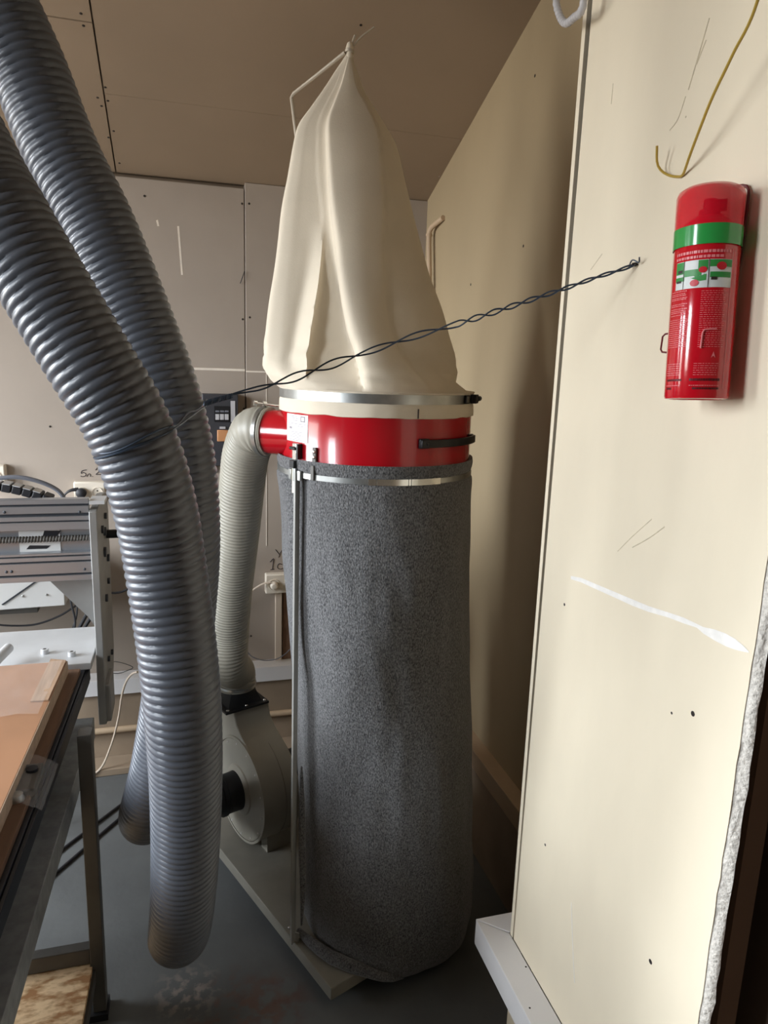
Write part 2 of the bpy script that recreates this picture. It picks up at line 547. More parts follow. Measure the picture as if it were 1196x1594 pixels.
for (px, py) in ((126, 21), (130, 40), (164, 136), (168, 157), (152, 152), (158, 165), (177, 204), (169, 214), (186, 254), (562, 39)):
    MB().dome(PCeil(px, py), (0, -0.355, -0.935), 0.0042, 0.0012).build('screw_head', M['screw'], ceiling)

# ------------------------------------------------------------------ boxed-out partition on the right
XP = 0.716
ptop = ceil_z(1.29)
core = MB().box(0.765, 0.72, 0.0, 0.80, 1.262, 3.0)
partition = struct(core.build('wall_partition', M['darkcavity'], flat=True))
# gypsum sheet, near edge torn
rows_f = 90
sh = MB()
zs = [0.381 + (ptop - 0.381) * i / rows_f for i in range(rows_f + 1)]
near = [0.707 + random.uniform(-0.0012, 0.0012) for _ in zs]
near2 = [0.707 + random.uniform(-0.0035, 0.002) for _ in zs]
fare = lambda z: 1.2665 - 0.0035 * (z - 0.38) / 2
T = 0.0125
MB().add([p for i, z in enumerate(zs) for p in ((XP, near[i], z), (XP, fare(z), z), (XP + 0.001, fare(z), z), (XP + 0.001, near[i], z))],
         [f for i in range(rows_f) for f in ((4 * i + 1, 4 * i, 4 * i + 4, 4 * i + 5), (4 * i + 2, 4 * i + 1, 4 * i + 5, 4 * i + 6), (4 * i, 4 * i + 3, 4 * i + 7, 4 * i + 4))]).build('panel_face', M['panel'], partition, flat=True)
gyp = MB()
for i, z in enumerate(zs):
    n0 = near[i] + 0.0012
    gyp.v += [V(XP + 0.0011, n0, z), V(XP + 0.004, near2[i] - 0.003, z), V(XP + 0.0085, near2[(i * 7 + 3) % len(zs)] - 0.0075, z), V(XP + T + random.uniform(-0.0012, 0.0012), n0 - 0.012 + random.uniform(-0.002, 0.001), z), V(XP + T, fare(z), z), V(XP + 0.0011, fare(z), z)]
for i in range(rows_f):
    for k in range(5):
        a_, b_ = 6 * i + k, 6 * i + k + 1
        gyp.f.append((a_, b_, b_ + 6, a_ + 6))
gyp.build('gypsum_core', M['gypsum'], partition, angle=80)
# end board of the box with a pale edge
e = MB()
e.add([(XP - 0.001, fare(0.38) + 0.004, 0.381), (1.0, 1.272, 0.381), (1.0, 1.290, 0.381), (XP - 0.001, fare(0.38) + 0.0155, 0.381),
       (XP - 0.001, fare(ptop) + 0.018, ptop), (1.0, 1.282, ptop), (1.0, 1.294, ptop), (XP - 0.001, fare(ptop) + 0.031, ptop)],
      [(3, 2, 1, 0), (4, 5, 6, 7), (0, 1, 5, 4), (1, 2, 6, 5), (2, 3, 7, 6), (3, 0, 4, 7)])
e.build('end_board', M['panel'], partition, flat=True)
# black strip put in for the shade inside the gap
MB().box(XP + 0.006, 1.262, 0.381, XP + 0.03, 1.275, ptop).build('gap_shade_strip', M['black'], partition, flat=True)
# inner cavity boards, seen past the torn edge
MB().box(0.86, -0.6, 0.0, 0.88, 1.26, 3.0).build('inner_board', M['darkcavity'], partition, flat=True)
# plinth under the ledge
MB().box(0.700, -0.6, 0.0, 0.86, 1.241, 0.313).build('plinth', M['cream'], partition, bevel=0.003)
# scuffs, holes and the white filler streak on the panel face
streak = [(889, 899, 5), (905, 903, 7), (930, 914, 8), (960, 927, 9), (985, 938, 10), (1010, 948, 9), (1040, 957, 8), (1065, 966, 9), (1085, 974, 6), (1095, 981, 10), (1112, 988, 17), (1130, 996, 20), (1145, 1003, 17), (1158, 1010, 9), (1166, 1015, 2)]
up = [PX(x, y - h / 2, XP - 0.0006) for x, y, h in streak]
dn = [PX(x, y + h / 2, XP - 0.0006) for x, y, h in streak]
mb = MB().grid([up, dn])
n_ = len(streak)
mb.build('filler_streak', M['putty'], partition, flip=False)
for (px, py, r, mt) in ((879, 941, 0.0030, 'screw'), (1079, 1111, 0.0042, 'screw'), (1046, 1110, 0.0022, 'screw'), (849, 1315, 0.0030, 'screw'), (1013, 1497, 0.0042, 'screw'), (1064, 965, 0.0014, 'screw'), (1068, 182, 0.0016, 'scuff')):
    MB().dome(PX(px, py, XP), (-1, 0, 0), r, 0.0006).build('screw_head', M[mt], partition)
for pts, w in (([(1105, 28), (1087, 90), (1072, 140)], 1.6), ([(1100, 62), (1085, 100)], 1.4), ([(1068, 150), (1056, 185), (1043, 203)], 1.3), ([(955, 130), (952, 162)], 1.2),
               ([(1035, 820), (1010, 838), (985, 852)], 1.4), ([(1015, 808), (985, 835), (962, 858)], 1.2), ([(890, 1405), (892, 1470), (895, 1530)], 1.2), ([(938, 395), (920, 420)], 1.2)):
    pp = [PX(x, y, XP) for x, y in pts]
    MB().tube(spline(pp, 10), 0.0007 * w, 5).build('scuff', M['putty'] if pts[0][1] == 1405 else M['scuff'], partition)

# white mitred ledge around the partition
tr = MB()
zt, zb_ = 0.38, 0.313
led = struct(MB().prism([(0.653, -0.6, zb_), (XP - 0.0005, -0.6, zb_), (XP - 0.0005, 1.2860, zb_), (0.654, 1.3420, zb_)], (0, 0, zt - zb_)).build('trim_3', M['white_trim'], bevel=0.0015))
MB().prism([(0.6545, 1.3455, zb_), (XP - 0.0005, 1.2895, zb_), (0.947, 1.2895, zb_), (0.947, 1.3455, zb_)], (0, 0, zt - zb_)).build('mitred_end', M['white_trim'], led, bevel=0.0015)
for (px, py) in ((819, 1505), (825, 1569)):
    MB().dome(PZ(px, py, zt), (0, 0, 1), 0.0022, 0.0005).build('speck', M['screw'], led)

# ------------------------------------------------------------------ dust collector
U = V(-0.375, 0.927, 0).normalized()        # along the base plate, away from the camera
W = V(-0.927, -0.375, 0).normalized()       # fan axis, towards the inlet side
DC = V(0.497, 1.823, 0)                     # drum axis
FRONT = math.degrees(math.atan2(-DC.y, -DC.x)) % 360     # direction from the drum to the camera, about 254.7
collector = thing('dust_collector', 'dust collector with red drum, cream canvas filter bag and grey felt waste bag', 'dust collector', (0.45, 1.85, 0))
K = collector
PZT = 0.075
pc = V(0.343, 1.528, 0)


def plate_pt(u, v, z=0.0):
    return pc + U * u - W * v + V(0, 0, z)


# base plate: folded sheet tray
bp = MB()
L_, Wd = 1.02, 0.46
quad = [plate_pt(0, 0), plate_pt(0, Wd), plate_pt(L_, Wd), plate_pt(L_, 0)]
bp.prism([p + V(0, 0, PZT - 0.004) for p in quad], (0, 0, 0.004))
for a_, b_ in zip(quad, quad[1:] + quad[:1]):
    d = (b_ - a_).normalized()
    nrm = V(0, 0, 1).cross(d)
    bp.prism([a_ + V(0, 0, PZT - 0.038), b_ + V(0, 0, PZT - 0.038), b_ + V(0, 0, PZT - 0.003), a_ + V(0, 0, PZT - 0.003)], nrm * 0.004)
plate = bp.build('base_plate', M['plate_grey'], K, bevel=0.0015)
for (u_, v_) in ((0.06, 0.055), (0.06, Wd - 0.055), (L_ - 0.06, 0.055), (L_ - 0.06, Wd - 0.055)):
    q = plate_pt(u_, v_)
    c = MB().cyl(q + W * 0.012 + V(0, 0, 0.022), q - W * 0.012 + V(0, 0, 0.022), 0.022, n=20)
    c.box(q.x - 0.016, q.y - 0.016, 0.040, q.x + 0.016, q.y + 0.016, PZT - 0.004)
    c.build('castor', M['rubber'], K)
for (px, py) in ((523, 1501), (451, 1444), (466, 1459)):
    MB().dome(PZ(px, py, PZT), (0, 0, 1), 0.006, 0.006).build('bolt', M['chrome'], plate)

# struts of angle steel
def strut(p, dir_out, z0, z1, name='strut'):
    t = V(0, 0, 1).cross(dir_out).normalized()
    mb = MB()
    zc, hz = (z0 + z1) / 2, (z1 - z0) / 2
    c = V(p.x, p.y, zc)
    mb.obox(c, t * 0.0075, dir_out * 0.0015, V(0, 0, hz))
    mb.obox(c + t * 0.0075 + dir_out * 0.011, t * 0.0015, dir_out * 0.011, V(0, 0, hz))
    return mb


sp = V(0.270, 1.715, 0)
out = (sp - DC); out.z = 0; out.normalize()
st = strut(sp, V(-0.62, -0.78, 0).normalized(), PZT, 1.415).build('strut', M['strut'], K)
for z in (0.52, 0.36, 0.20):
    MB().dome(V(sp.x - 0.004, sp.y - 0.004, z), (-0.62, -0.78, 0), 0.0035, 0.002).build('strut_bolt', M['chrome'] if z > 0.5 else M['screw'], st)
MB().obox(V(sp.x - 0.004, sp.y - 0.005, 1.40), V(-0.78, 0.62, 0).normalized() * 0.008, V(-0.62, -0.78, 0) * 0.002, V(0, 0, 0.038)).build('strut_bracket', M['cream_strip'], st)
MB().obox(V(sp.x + 0.004, sp.y - 0.006, PZT + 0.014), V(-0.78, 0.62, 0).normalized() * 0.014, V(-0.62, -0.78, 0) * 0.002, V(0, 0, 0.014)).build('foot_bracket', M['strut'], st)
strut(plate_pt(0.47, 0.256), U, PZT, 1.50).build('strut', M['strut'], K)

# drum
dr = MB().lathe(DC, [(0.236, 1.432), (0.250, 1.432), (0.2525, 1.436), (0.250, 1.441), (0.250, 1.556), (0.2515, 1.562), (0.250, 1.568), (0.250, 1.606), (0.236, 1.606)], 128)
drum = dr.build('drum', M['red'], K)
# inlet pipe of the drum
pa, pb = V(0.335, 1.775, 1.497), V(0.196, 1.876, 1.497)
ip = MB().cyl(pa, pb, 0.0575, n=48).build('inlet_pipe', M['red'], drum)


def patch(mb, r, th, a0, a1, z0, z1, n=12):
    return mb.band(DC, r, r + th, z0, z1, a0, a1, n)


stk = patch(MB(), 0.2502, 0.0008, 193.5, 214.5, 1.487, 1.553).build('label_sticker', M['sticker'], drum)
pr = MB()
for z, a0, a1 in ((1.5475, 192, 200), (1.543, 193, 201), (1.538, 196, 201), (1.530, 190, 208), (1.5255, 191, 195), (1.5245, 201, 206), (1.510, 194, 206), (1.506, 194, 204), (1.502, 195, 206), (1.498, 193, 204), (1.494, 196, 205), (1.490, 192, 207)):
    patch(pr, 0.2509, 0.0003, a0 + 5, a1 + 5, z, z + 0.0014, 5)
patch(pr, 0.2509, 0.0003, 208.5, 212.5, 1.536, 1.550, 4)
patch(pr, 0.2509, 0.0003, 197, 200, 1.517, 1.5225, 3)
pr.build('sticker_print', M['print'], stk)
patch(MB(), 0.2513, 0.0002, 209.5, 211.5, 1.539, 1.547, 3).build('sticker_mark', M['sticker'], stk)

# carrying handle on the drum
hd = MB()
hz = 1.4995
for aa in (281.5, 329):
    d = V(math.cos(R(aa)), math.sin(R(aa)), 0)
    hd.obox(DC + d * 0.254 + V(0, 0, hz), V(-d.y, d.x, 0) * 0.013, d * 0.005, V(0, 0, 0.0115))
hd.band(DC, 0.2575, 0.2650, hz - 0.0095, hz + 0.0095, 279, 331, 24)
handle = hd.build('handle', M['black_plastic'], drum, bevel=0.002)
for aa in (282.5,):
    d = V(math.cos(R(aa)), math.sin(R(aa)), 0)
    MB().dome(DC + d * 0.2651 + V(0, 0, hz), d, 0.004, 0.002).build('handle_screw', M['black_plastic'], handle)

# latch beside the sticker, and the riveted catch next to it
def on_drum(aa, r, z):
    return V(DC.x + r * math.cos(R(aa)), DC.y + r * math.sin(R(aa)), z)


def dvec(aa):
    return V(math.cos(R(aa)), math.sin(R(aa)), 0)


la = MB().obox(on_drum(206, 0.256, 1.464), V(-dvec(206).y, dvec(206).x, 0) * 0.008, dvec(206) * 0.005, V(0, 0, 0.020)).build('latch_lever', M['chrome'], drum, bevel=0.001)
MB().obox(on_drum(209.5, 0.258, 1.466), V(-dvec(209).y, dvec(209).x, 0) * 0.003, dvec(209) * 0.007, V(0, 0, 0.018)).build('latch_spine', M['black_plastic'], la)
MB().cyl(on_drum(203, 0.263, 1.472), on_drum(208, 0.263, 1.472), 0.004, n=10).build('latch_pin', M['black_plastic'], la)
MB().obox(on_drum(206, 0.262, 1.434), V(-dvec(206).y, dvec(206).x, 0) * 0.009, dvec(206) * 0.007, V(0, 0, 0.009)).build('latch_base', M['black_plastic'], la, bevel=0.001)
ct = MB().obox(on_drum(220.5, 0.2545, 1.458), V(-dvec(220).y, dvec(220).x, 0) * 0.0055, dvec(220) * 0.003, V(0, 0, 0.022)).obox(on_drum(220.5, 0.262, 1.420), V(-dvec(220).y, dvec(220).x, 0) * 0.005, dvec(220) * 0.002, V(0, 0, 0.018)).build('catch_plate', M['steel_dark'], drum, bevel=0.001)
for z in (1.470, 1.457):
    MB().dome(on_drum(220.5, 0.2575, z), dvec(220.5), 0.0042, 0.004).build('rivet', M['chrome'], ct)

# --- canvas filter bag
def ax_plane(px, py):
    """point where the pixel's ray meets the vertical plane through the drum axis that faces the camera"""
    d = ray(px, py)
    n = V(DC.x, DC.y, 0).normalized()
    t = DC.length / d.dot(n)
    return EYE + d * t, t


SIDE = V(DC.y, -DC.x, 0).normalized()        # to the right as seen from the camera
TOCAM = -V(DC.x, DC.y, 0).normalized()
# y, left, right, crease x, fold x, second crease x, depth factor, fold strength
rows = [(83, 540, 549, 543, 544, 546, 0.8, 0.0), (95, 533, 551, 539, 542, 547, 0.75, 0.3), (112, 522, 557, 532, 538, 550, 0.7, 0.7), (140, 505, 567, 522, 531, 556, 0.62, 1.0),
        (170, 485, 585, 508, 521, 570, 0.60, 1.0), (200, 465, 604, 497, 512, 584, 0.62, 1.0), (226, 458, 617, 495, 511, 590, 0.66, 1.0), (280, 449, 630, 496, 514, 594, 0.70, 1.0), (330, 440, 642, 503, 519, 597, 0.74, 1.0),
        (390, 433, 657, 507, 527, 597, 0.78, 1.0), (430, 428, 668, 504, 531, 598, 0.80, 1.0), (480, 421, 687, 498, 538, 600, 0.84, 1.0), (520, 417, 698, 492, 546, 606, 0.86, 1.0),
        (550, 414, 706, 488, 556, 622, 0.90, 1.0), (572, 414, 709, 487, 563, 640, 0.93, 0.8), (588, 418, 709, 489, 567, 655, 0.96, 0.5), (598, 428, 716, 500, 570, 660, 0.98, 0.2), (606, 436, 730, 520, 575, 650, 1.0, 0.0)]


def row_points(rw, nseg=180):
    y, xl, xr, xc, xf, x2, dk, fs = rw
    c, t = ax_plane((xl + xr) / 2, y)
    hw = (xr - xl) / 2 * t / F
    g = lambda x: max(-0.93, min(0.93, (x - (xl + xr) / 2) / ((xr - xl) / 2)))
    uc, uf, u2 = g(xc), g(xf), g(x2)
    circ = lambda u: math.sqrt(max(0, 1 - u * u))
    mixv = lambda u, v: circ(u) * (1 - fs) + v * fs
    cs = max(0.0, min(1.0, (y - 350) / 120)) * max(0.0, min(1.0, (596 - y) / 25))
    ctrl = [(-1.0, 0.0), (-0.985, mixv(-0.985, 0.2)), (-0.945, mixv(-0.945, 0.40))]
    ua = min(-0.80, (-0.945 + uc) / 2)
    ctrl += [(ua, mixv(ua, 0.47)), ((ua + uc - 0.15) / 2, mixv((ua + uc - 0.15) / 2, 0.475)), (uc - 0.15, mixv(uc - 0.15, 0.48))]
    ctrl += [(uc - 0.012, mixv(uc - 0.012, 0.49 + 0.17 * cs)), (uc, mixv(uc, 0.495 + 0.17 * cs)), (uc + 0.02, mixv(uc + 0.02, 0.51 + 0.03 * cs))]
    mid = (uc + uf) / 2 + 0.01
    ctrl += [(mid, mixv(mid, 0.52)), (uf - 0.035, mixv(uf - 0.035, 0.55)), (uf - 0.016, mixv(uf - 0.016, 0.60)), (uf - 0.004, mixv(uf - 0.004, 0.78)), (uf + 0.025, mixv(uf + 0.025, 0.90)), (uf + 0.09, mixv(uf + 0.09, 0.955))]
    ctrl += [((uf + u2) / 2 + 0.03, mixv((uf + u2) / 2 + 0.03, 0.93)), (u2 - 0.03, mixv(u2 - 0.03, 0.80)), (u2, mixv(u2, 0.73)), (u2 + 0.06, mixv(u2 + 0.06, 0.70))]
    a_ = max(u2 + 0.1, 0.5)
    if a_ < 0.9:
        ctrl += [((a_ + 0.9) / 2, mixv((a_ + 0.9) / 2, 0.50))]
    ctrl += [(0.965, 0.24), (1.0, 0.0)]
    ctrl += [(0.9, -0.4), (0.6, -0.72), (0.15, -0.9), (-0.3, -0.86), (-0.72, -0.66), (-0.93, -0.34)]
    pts = [V(u, v, 0) for u, v in ctrl]
    front = spline(pts, nseg, closed=True)[:-1]
    # shift so that samples start at the left silhouette in every row
    return [c + SIDE * (p.x * hw) + TOCAM * (p.y * hw * dk) for p in front]


def interp_rows(tab, n):
    ys = [r[0] for r in tab]
    out_ = []
    for i in range(n + 1):
        y = ys[0] + (ys[-1] - ys[0]) * (i / n)
        j = max(k for k in range(len(ys)) if ys[k] <= y + 1e-9)
        j = min(j, len(ys) - 2)
        t = (y - ys[j]) / (ys[j + 1] - ys[j])
        p0, p1, p2, p3 = tab[max(j - 1, 0)], tab[j], tab[j + 1], tab[min(j + 2, len(tab) - 1)]
        vals = [y]
        for k in range(1, len(tab[0])):
            m1 = (p2[k] - p0[k]) / max(1e-6, p2[0] - p0[0]) * (p2[0] - p1[0])
            m2 = (p3[k] - p1[k]) / max(1e-6, p3[0] - p1[0]) * (p2[0] - p1[0])
            h00, h10, h01, h11 = 2 * t ** 3 - 3 * t ** 2 + 1, t ** 3 - 2 * t ** 2 + t, -2 * t ** 3 + 3 * t ** 2, t ** 3 - t ** 2
            vals.append(h00 * p1[k] + h10 * m1 + h01 * p2[k] + h11 * m2)
        out_.append(tuple(vals))
    return out_


from mathutils import noise as mn
grid_rows = []
for rw in interp_rows(rows, 130):
    pts = row_points(rw)
    yy = rw[0]
    low = max(0, min(1, (yy - 525) / 60)) * max(0, min(1, (608 - yy) / 10))
    up_ = max(0, min(1, (yy - 120) / 80))
    res = []
    for p in pts:
        d = V(p.x - DC.x, p.y - DC.y, 0)
        if d.length > 1e-5:
            d.normalize()
        wob = mn.noise(V(p.x * 6, p.y * 6, p.z * 4)) * 0.004 * up_
        wr_ = mn.noise(V(p.x * 8 + 4, p.y * 8, p.z * 34)) * 0.011 * low + abs(mn.noise(V(p.x * 14, p.y * 14 + 7, p.z * 60))) * 0.006 * low
        res.append(p + d * (wob + wr_))
    grid_rows.append(res)
# hem below, pressed on the drum by the clamp band
nC = len(grid_rows[0])
last = grid_rows[-1]
for z, r in ((1.616, 0.2555), (1.610, 0.2515), (1.590, 0.2515), (1.582, 0.2535), (1.570, 0.2545), (1.5575, 0.2545), (1.5565, 0.2515)):
    ring = []
    for p in last:
        d = V(p.x - DC.x, p.y - DC.y, 0).normalized()
        ring.append(DC + d * (r + (mn.noise(V(d.x * 7, d.y * 7, z * 20)) * 0.0016 if z < 1.585 else 0)) + V(0, 0, z + (mn.noise(V(d.x * 5, d.y * 5, 3)) * 0.003 if z < 1.56 else 0)))
    grid_rows.append(ring)
bag = MB().grid(grid_rows, closed=True)
fb = bag.build('filter_bag', M['canvas'], K, angle=62, flip=True)
sm = MB().obox(on_drum(FRONT + 22.5, 0.2553, 1.569), V(-dvec(277).y, dvec(277).x, 0) * 0.0012, dvec(277) * 0.0008, V(0, 0, 0.011)).build('hem_seam', M['ink'], fb)
# gathered top tied with a cord
ap = grid_rows[0]
ac = sum(ap, V(0, 0, 0)) / nC
MB().lathe(ac, [(0.0085, -0.012), (0.0095, -0.004), (0.007, 0.004), (0.0095, 0.012), (0.006, 0.022), (0.0005, 0.026)], 16).build('gathered_top', M['canvas'], fb)
tp = MB()
tp.tube(spline([ac + V(0, 0, 0.002), ax_plane(549, 66)[0], ax_plane(553, 55)[0]], 8), [0.003] * 9, 6)
tp.tube(spline([ac + V(0, 0, 0.004), ax_plane(560, 60)[0], ax_plane(583, 42)[0]], 10), 0.0024, 6)
tp.tube([ac + V(0.010 * math.cos(t / 2), 0.010 * math.sin(t / 2), 0.002 * math.sin(t) + 0.001 * t / 6) for t in range(40)], 0.002, 5)
tp.build('tie_cord', M['rod'], fb)
# metal clamp band on the canvas hem
ring = MB().band(DC, 0.2518, 0.2535, 1.5895, 1.6115, 0, 360, 128).build('clamp_band', M['galv'], K)
bk = MB()
a_ = FRONT + 76
for aa, w_, t_, h_ in ((FRONT + 60, 0.012, 0.003, 0.0105), (FRONT + 71, 0.016, 0.007, 0.011)):
    d = dvec(aa)
    bk.obox(on_drum(aa, 0.2535 + t_, 1.601), V(-d.y, d.x, 0) * w_, d * t_, V(0, 0, h_))
d = dvec(FRONT + 80)
bk.cyl(on_drum(FRONT + 74, 0.265, 1.601), on_drum(FRONT + 74, 0.265, 1.601) + V(-d.y, d.x, 0) * 0.03 + d * 0.004, 0.007, n=14)
bk.build('band_buckle', M['black_plastic'], ring, bevel=0.001)
d = dvec(FRONT + 62)
MB().obox(on_drum(FRONT + 59, 0.2605, 1.601), V(-d.y, d.x, 0) * 0.006, d * 0.0008, V(0, 0, 0.0075)).build('buckle_plate', M['galv'], ring)
q = on_drum(FRONT + 74, 0.265, 1.601) + V(-dvec(FRONT + 80).y, dvec(FRONT + 80).x, 0) * 0.03
MB().cyl(q, q + V(0.006, 0.0, 0), 0.0062, n=14).build('buckle_nut', M['chrome'], ring)

# hanger rod that carries the top of the canvas bag
rodp = [V(0.345, 2.035, 1.50), V(0.335, 2.02, 2.0), PY(463, 225, 1.96), PY(454, 152, 1.95), PY(457, 146, 1.945), PY(500, 112, 1.89), PY(537, 82, 1.845)]
MB().tube(rodp, 0.0045, 8).build('hanger_rod', M['rod'], K)

# --- felt waste bag
def lean(z):
    t = max(0.0, min(1.0, (1.40 - z) / 1.2))
    return V(0.076 * t, -0.034 * t, 0)


prof = [(1.444, 0.2515), (1.449, 0.2555), (1.445, 0.2600), (1.434, 0.2605), (1.424, 0.2590), (1.416, 0.2555), (1.404, 0.2550), (1.396, 0.2600), (1.380, 0.2605), (1.34, 0.2570), (1.25, 0.2540), (1.10, 0.2525), (0.90, 0.2515), (0.70, 0.2520), (0.50, 0.2530), (0.35, 0.2540), (0.24, 0.2580), (0.17, 0.2600), (0.11, 0.2580), (0.07, 0.2510), (0.04, 0.2380), (0.022, 0.215), (0.014, 0.17), (0.012, 0.07), (0.012, 0.001)]
pp = spline([V(r, 0, z) for z, r in prof], 150)
fr = []
for p in pp:
    rowp = []
    for k in range(140):
        th = 2 * math.pi * k / 140
        d = V(math.cos(th), math.sin(th), 0)
        z = p.z
        a1 = max(0, min(1, (1.38 - z) / 0.2))
        r = p.x
        lump = mn.noise(V(d.x * 1.6, d.y * 1.6, z * 2.2)) * 0.010 * a1 + mn.noise(V(d.x * 6, d.y * 6, z * 7)) * 0.0035 * (0.3 + a1)
        r = max(0.0, r + lump * min(1, r / 0.2))
        q = DC + lean(z) + d * r + V(0, 0, z)
        # resting on the plate where the plate lies below
        rel = q - pc
        u_, v_ = rel.dot(U), rel.dot(-W)
        if -0.002 < u_ and 0.0 < v_ < Wd and q.z < PZT + 0.004:
            q.z = PZT + 0.004 + (q.z - 0.02) * 0.02
        # flattened beside the strut
        ds = V(q.x - sp.x, q.y - sp.y, 0)
        rowp.append(q)
    fr.append(rowp)
# pull in where the strut presses
sn = (V(sp.x, sp.y, 0) - V(DC.x, DC.y, 0)).normalized()
for row in fr:
    for q in row:
        dd = V(q.x - sp.x, q.y - sp.y, 0)
        if q.z < 1.412 and dd.length < 0.06:
            k = 1 - dd.length / 0.06
            lim = 0.2505 - 0.016 * k
            rr = V(q.x - DC.x, q.y - DC.y, 0)
            if rr.dot(sn) > lim - 0.0 and k > 0:
                q -= sn * max(0, rr.dot(sn) - lim)
waste = MB().grid(fr, closed=True).build('waste_bag', M['felt'], K, angle=70, flip=True)
# folded hem of felt lying on the plate by the strut
fold = spline([plate_pt(0.20, 0.020, PZT + 0.018), plate_pt(0.13, 0.028, PZT + 0.020), plate_pt(0.06, 0.048, PZT + 0.020), plate_pt(0.0, 0.088, PZT + 0.012), plate_pt(-0.045, 0.145, PZT - 0.012), plate_pt(-0.055, 0.20, PZT - 0.035)], 40)
MB().tube(fold, [0.006 + 0.012 * math.sin(math.pi * min(1, (i + 3) / 44)) for i in range(41)], 10, rfun=lambda i, th, r: r * (0.75 + 0.3 * abs(math.cos(th))) + 0.002 * mn.noise(V(i * 0.3, th, 0))).build('felt_fold', M['felt'], waste, angle=80)
MB().tube(spline([V(sp.x + 0.018, sp.y - 0.012, 0.62), V(sp.x + 0.021, sp.y - 0.018, 0.40), V(sp.x + 0.024, sp.y - 0.022, 0.24), V(sp.x + 0.022, sp.y - 0.016, 0.13)], 24), [0.001 + 0.009 * math.sin(math.pi * (i + 0.5) / 25) ** 0.7 for i in range(25)], 8).build('felt_fold', M['felt'], waste, angle=80)
# clamp band around the felt, slightly askew with overlaps
bd = MB().band(DC + V(0, 0, 0), 0.2555, 0.2580, 1.4025, 1.4155, 0, 360, 128).build('clamp_band', M['galv'], K)
ov = MB()
for a0, a1 in ((FRONT - 3, FRONT + 1), (FRONT + 1.5, FRONT + 18), (FRONT + 18.5, FRONT + 19.5), (FRONT + 20, FRONT + 38)):
    ov.band(DC, 0.2578, 0.2592, 1.4015, 1.4165, a0, a1, 6)
ov.build('band_overlap', M['chrome'], bd)
tb = MB()
for aa, hh in ((203, 0.013), (207, 0.016), (211, 0.012)):
    d = dvec(aa)
    tb.obox(on_drum(aa, 0.262, 1.408), V(-d.y, d.x, 0) * 0.0055, d * 0.003, V(0, 0, hh))
tb.build('band_tab', M['galv'], bd, bevel=0.001)

# --- fan
FC = V(0.160, 2.190, 0.262)
RF = 0.176


def volute(r0, w0, w1, n=72):
    """spiral housing between two planes along W, outlet upwards on the far side"""
    base = FC
    outl = []
    for k in range(n + 1):
        th = R(-10 + 290 * k / n)          # from the far side, over the bottom, round to the top
        r = r0 * (1.0 + 0.0 * k / n)
        outl.append((math.cos(th), -math.sin(th), r))
    return outl


def fan_outline(r):
    pts = []
    # outlet throat on top: from u=+r (far) straight up, across to the near edge, down to the round
    for k in range(61):
        th = R(0 - 250 * k / 60)
        pts.append((r * math.cos(th), r * math.sin(th)))
    # last point lies just before the top; the scroll rises from there to the throat
    top = 0.265
    pts += [(-0.030, r + 0.004), (0.002, r + 0.018), (0.028, r + 0.042), (0.040, top - 0.018), (0.043, top)]
    pts.append((r - 0.002, top))
    return pts


def fan_prism(r, w0, w1):
    poly = [FC + U * a + V(0, 0, b) + W * w0 for a, b in fan_outline(r)]
    return MB().prism(poly, W * (w1 - w0))


fanh = fan_prism(RF, -0.135, -0.004).build('fan_housing', M['fan_grey'], K, bevel=0.004)
MB().prism([FC + U * (0.170 * math.cos(t * math.pi / 48)) + V(0, 0, 0.170 * math.sin(t * math.pi / 48)) + W * -0.004 for t in range(96)], W * 0.005).build('fan_cover', M['fan_grey'], fanh, bevel=0.0012)
fl = MB().band(FC, RF - 0.004, RF + 0.004, -0.006, 0.002, 0, 360, 96, axis=W, up=U).build('cover_rim', M['fan_grey'], fanh)
MB().band(FC, RF - 0.002, RF + 0.0012, -0.082, -0.080, 0, 360, 96, axis=W, up=U).build('seam_rib', M['plate_grey'], fanh)
for k in range(14):
    th = 2 * math.pi * (k + 0.3) / 14
    MB().dome(FC + U * 0.160 * math.cos(th) + V(0, 0, 0.160 * math.sin(th)) + W * 0.001, W, 0.0032, 0.0028).build('rivet', M['sticker'], fanh)  # white heads instead of steel, the metal's shine put into the colour
MB().lathe(FC, [(0.086, 0.001), (0.084, 0.006), (0.072, 0.010), (0.066, 0.012)], 40, axis=W).build('inlet_ring', M['fan_grey'], fanh)
cp = MB().lathe(FC, [(0.060, 0.006), (0.064, 0.010), (0.064, 0.060), (0.068, 0.064), (0.068, 0.076), (0.064, 0.080), (0.062, 0.098), (0.055, 0.098)], 40, axis=W).build('inlet_coupling', M['rubber'], fanh)
# wye behind the coupling that takes the two hoses
wy0 = FC + W * 0.085
wye = MB()
hA_end = wy0 + W * 0.12 + U * -0.085 + V(0, 0, 0.020)
hB_end = wy0 + W * 0.12 + U * 0.085 + V(0, 0, 0.030)
wye.tube(spline([wy0, wy0 + W * 0.05 - U * 0.015, hA_end], 10), 0.052, 24)
wye.tube(spline([wy0, wy0 + W * 0.05 + U * 0.015, hB_end], 10), 0.052, 24)
wye.build('inlet_wye', M['rubber'], fanh)
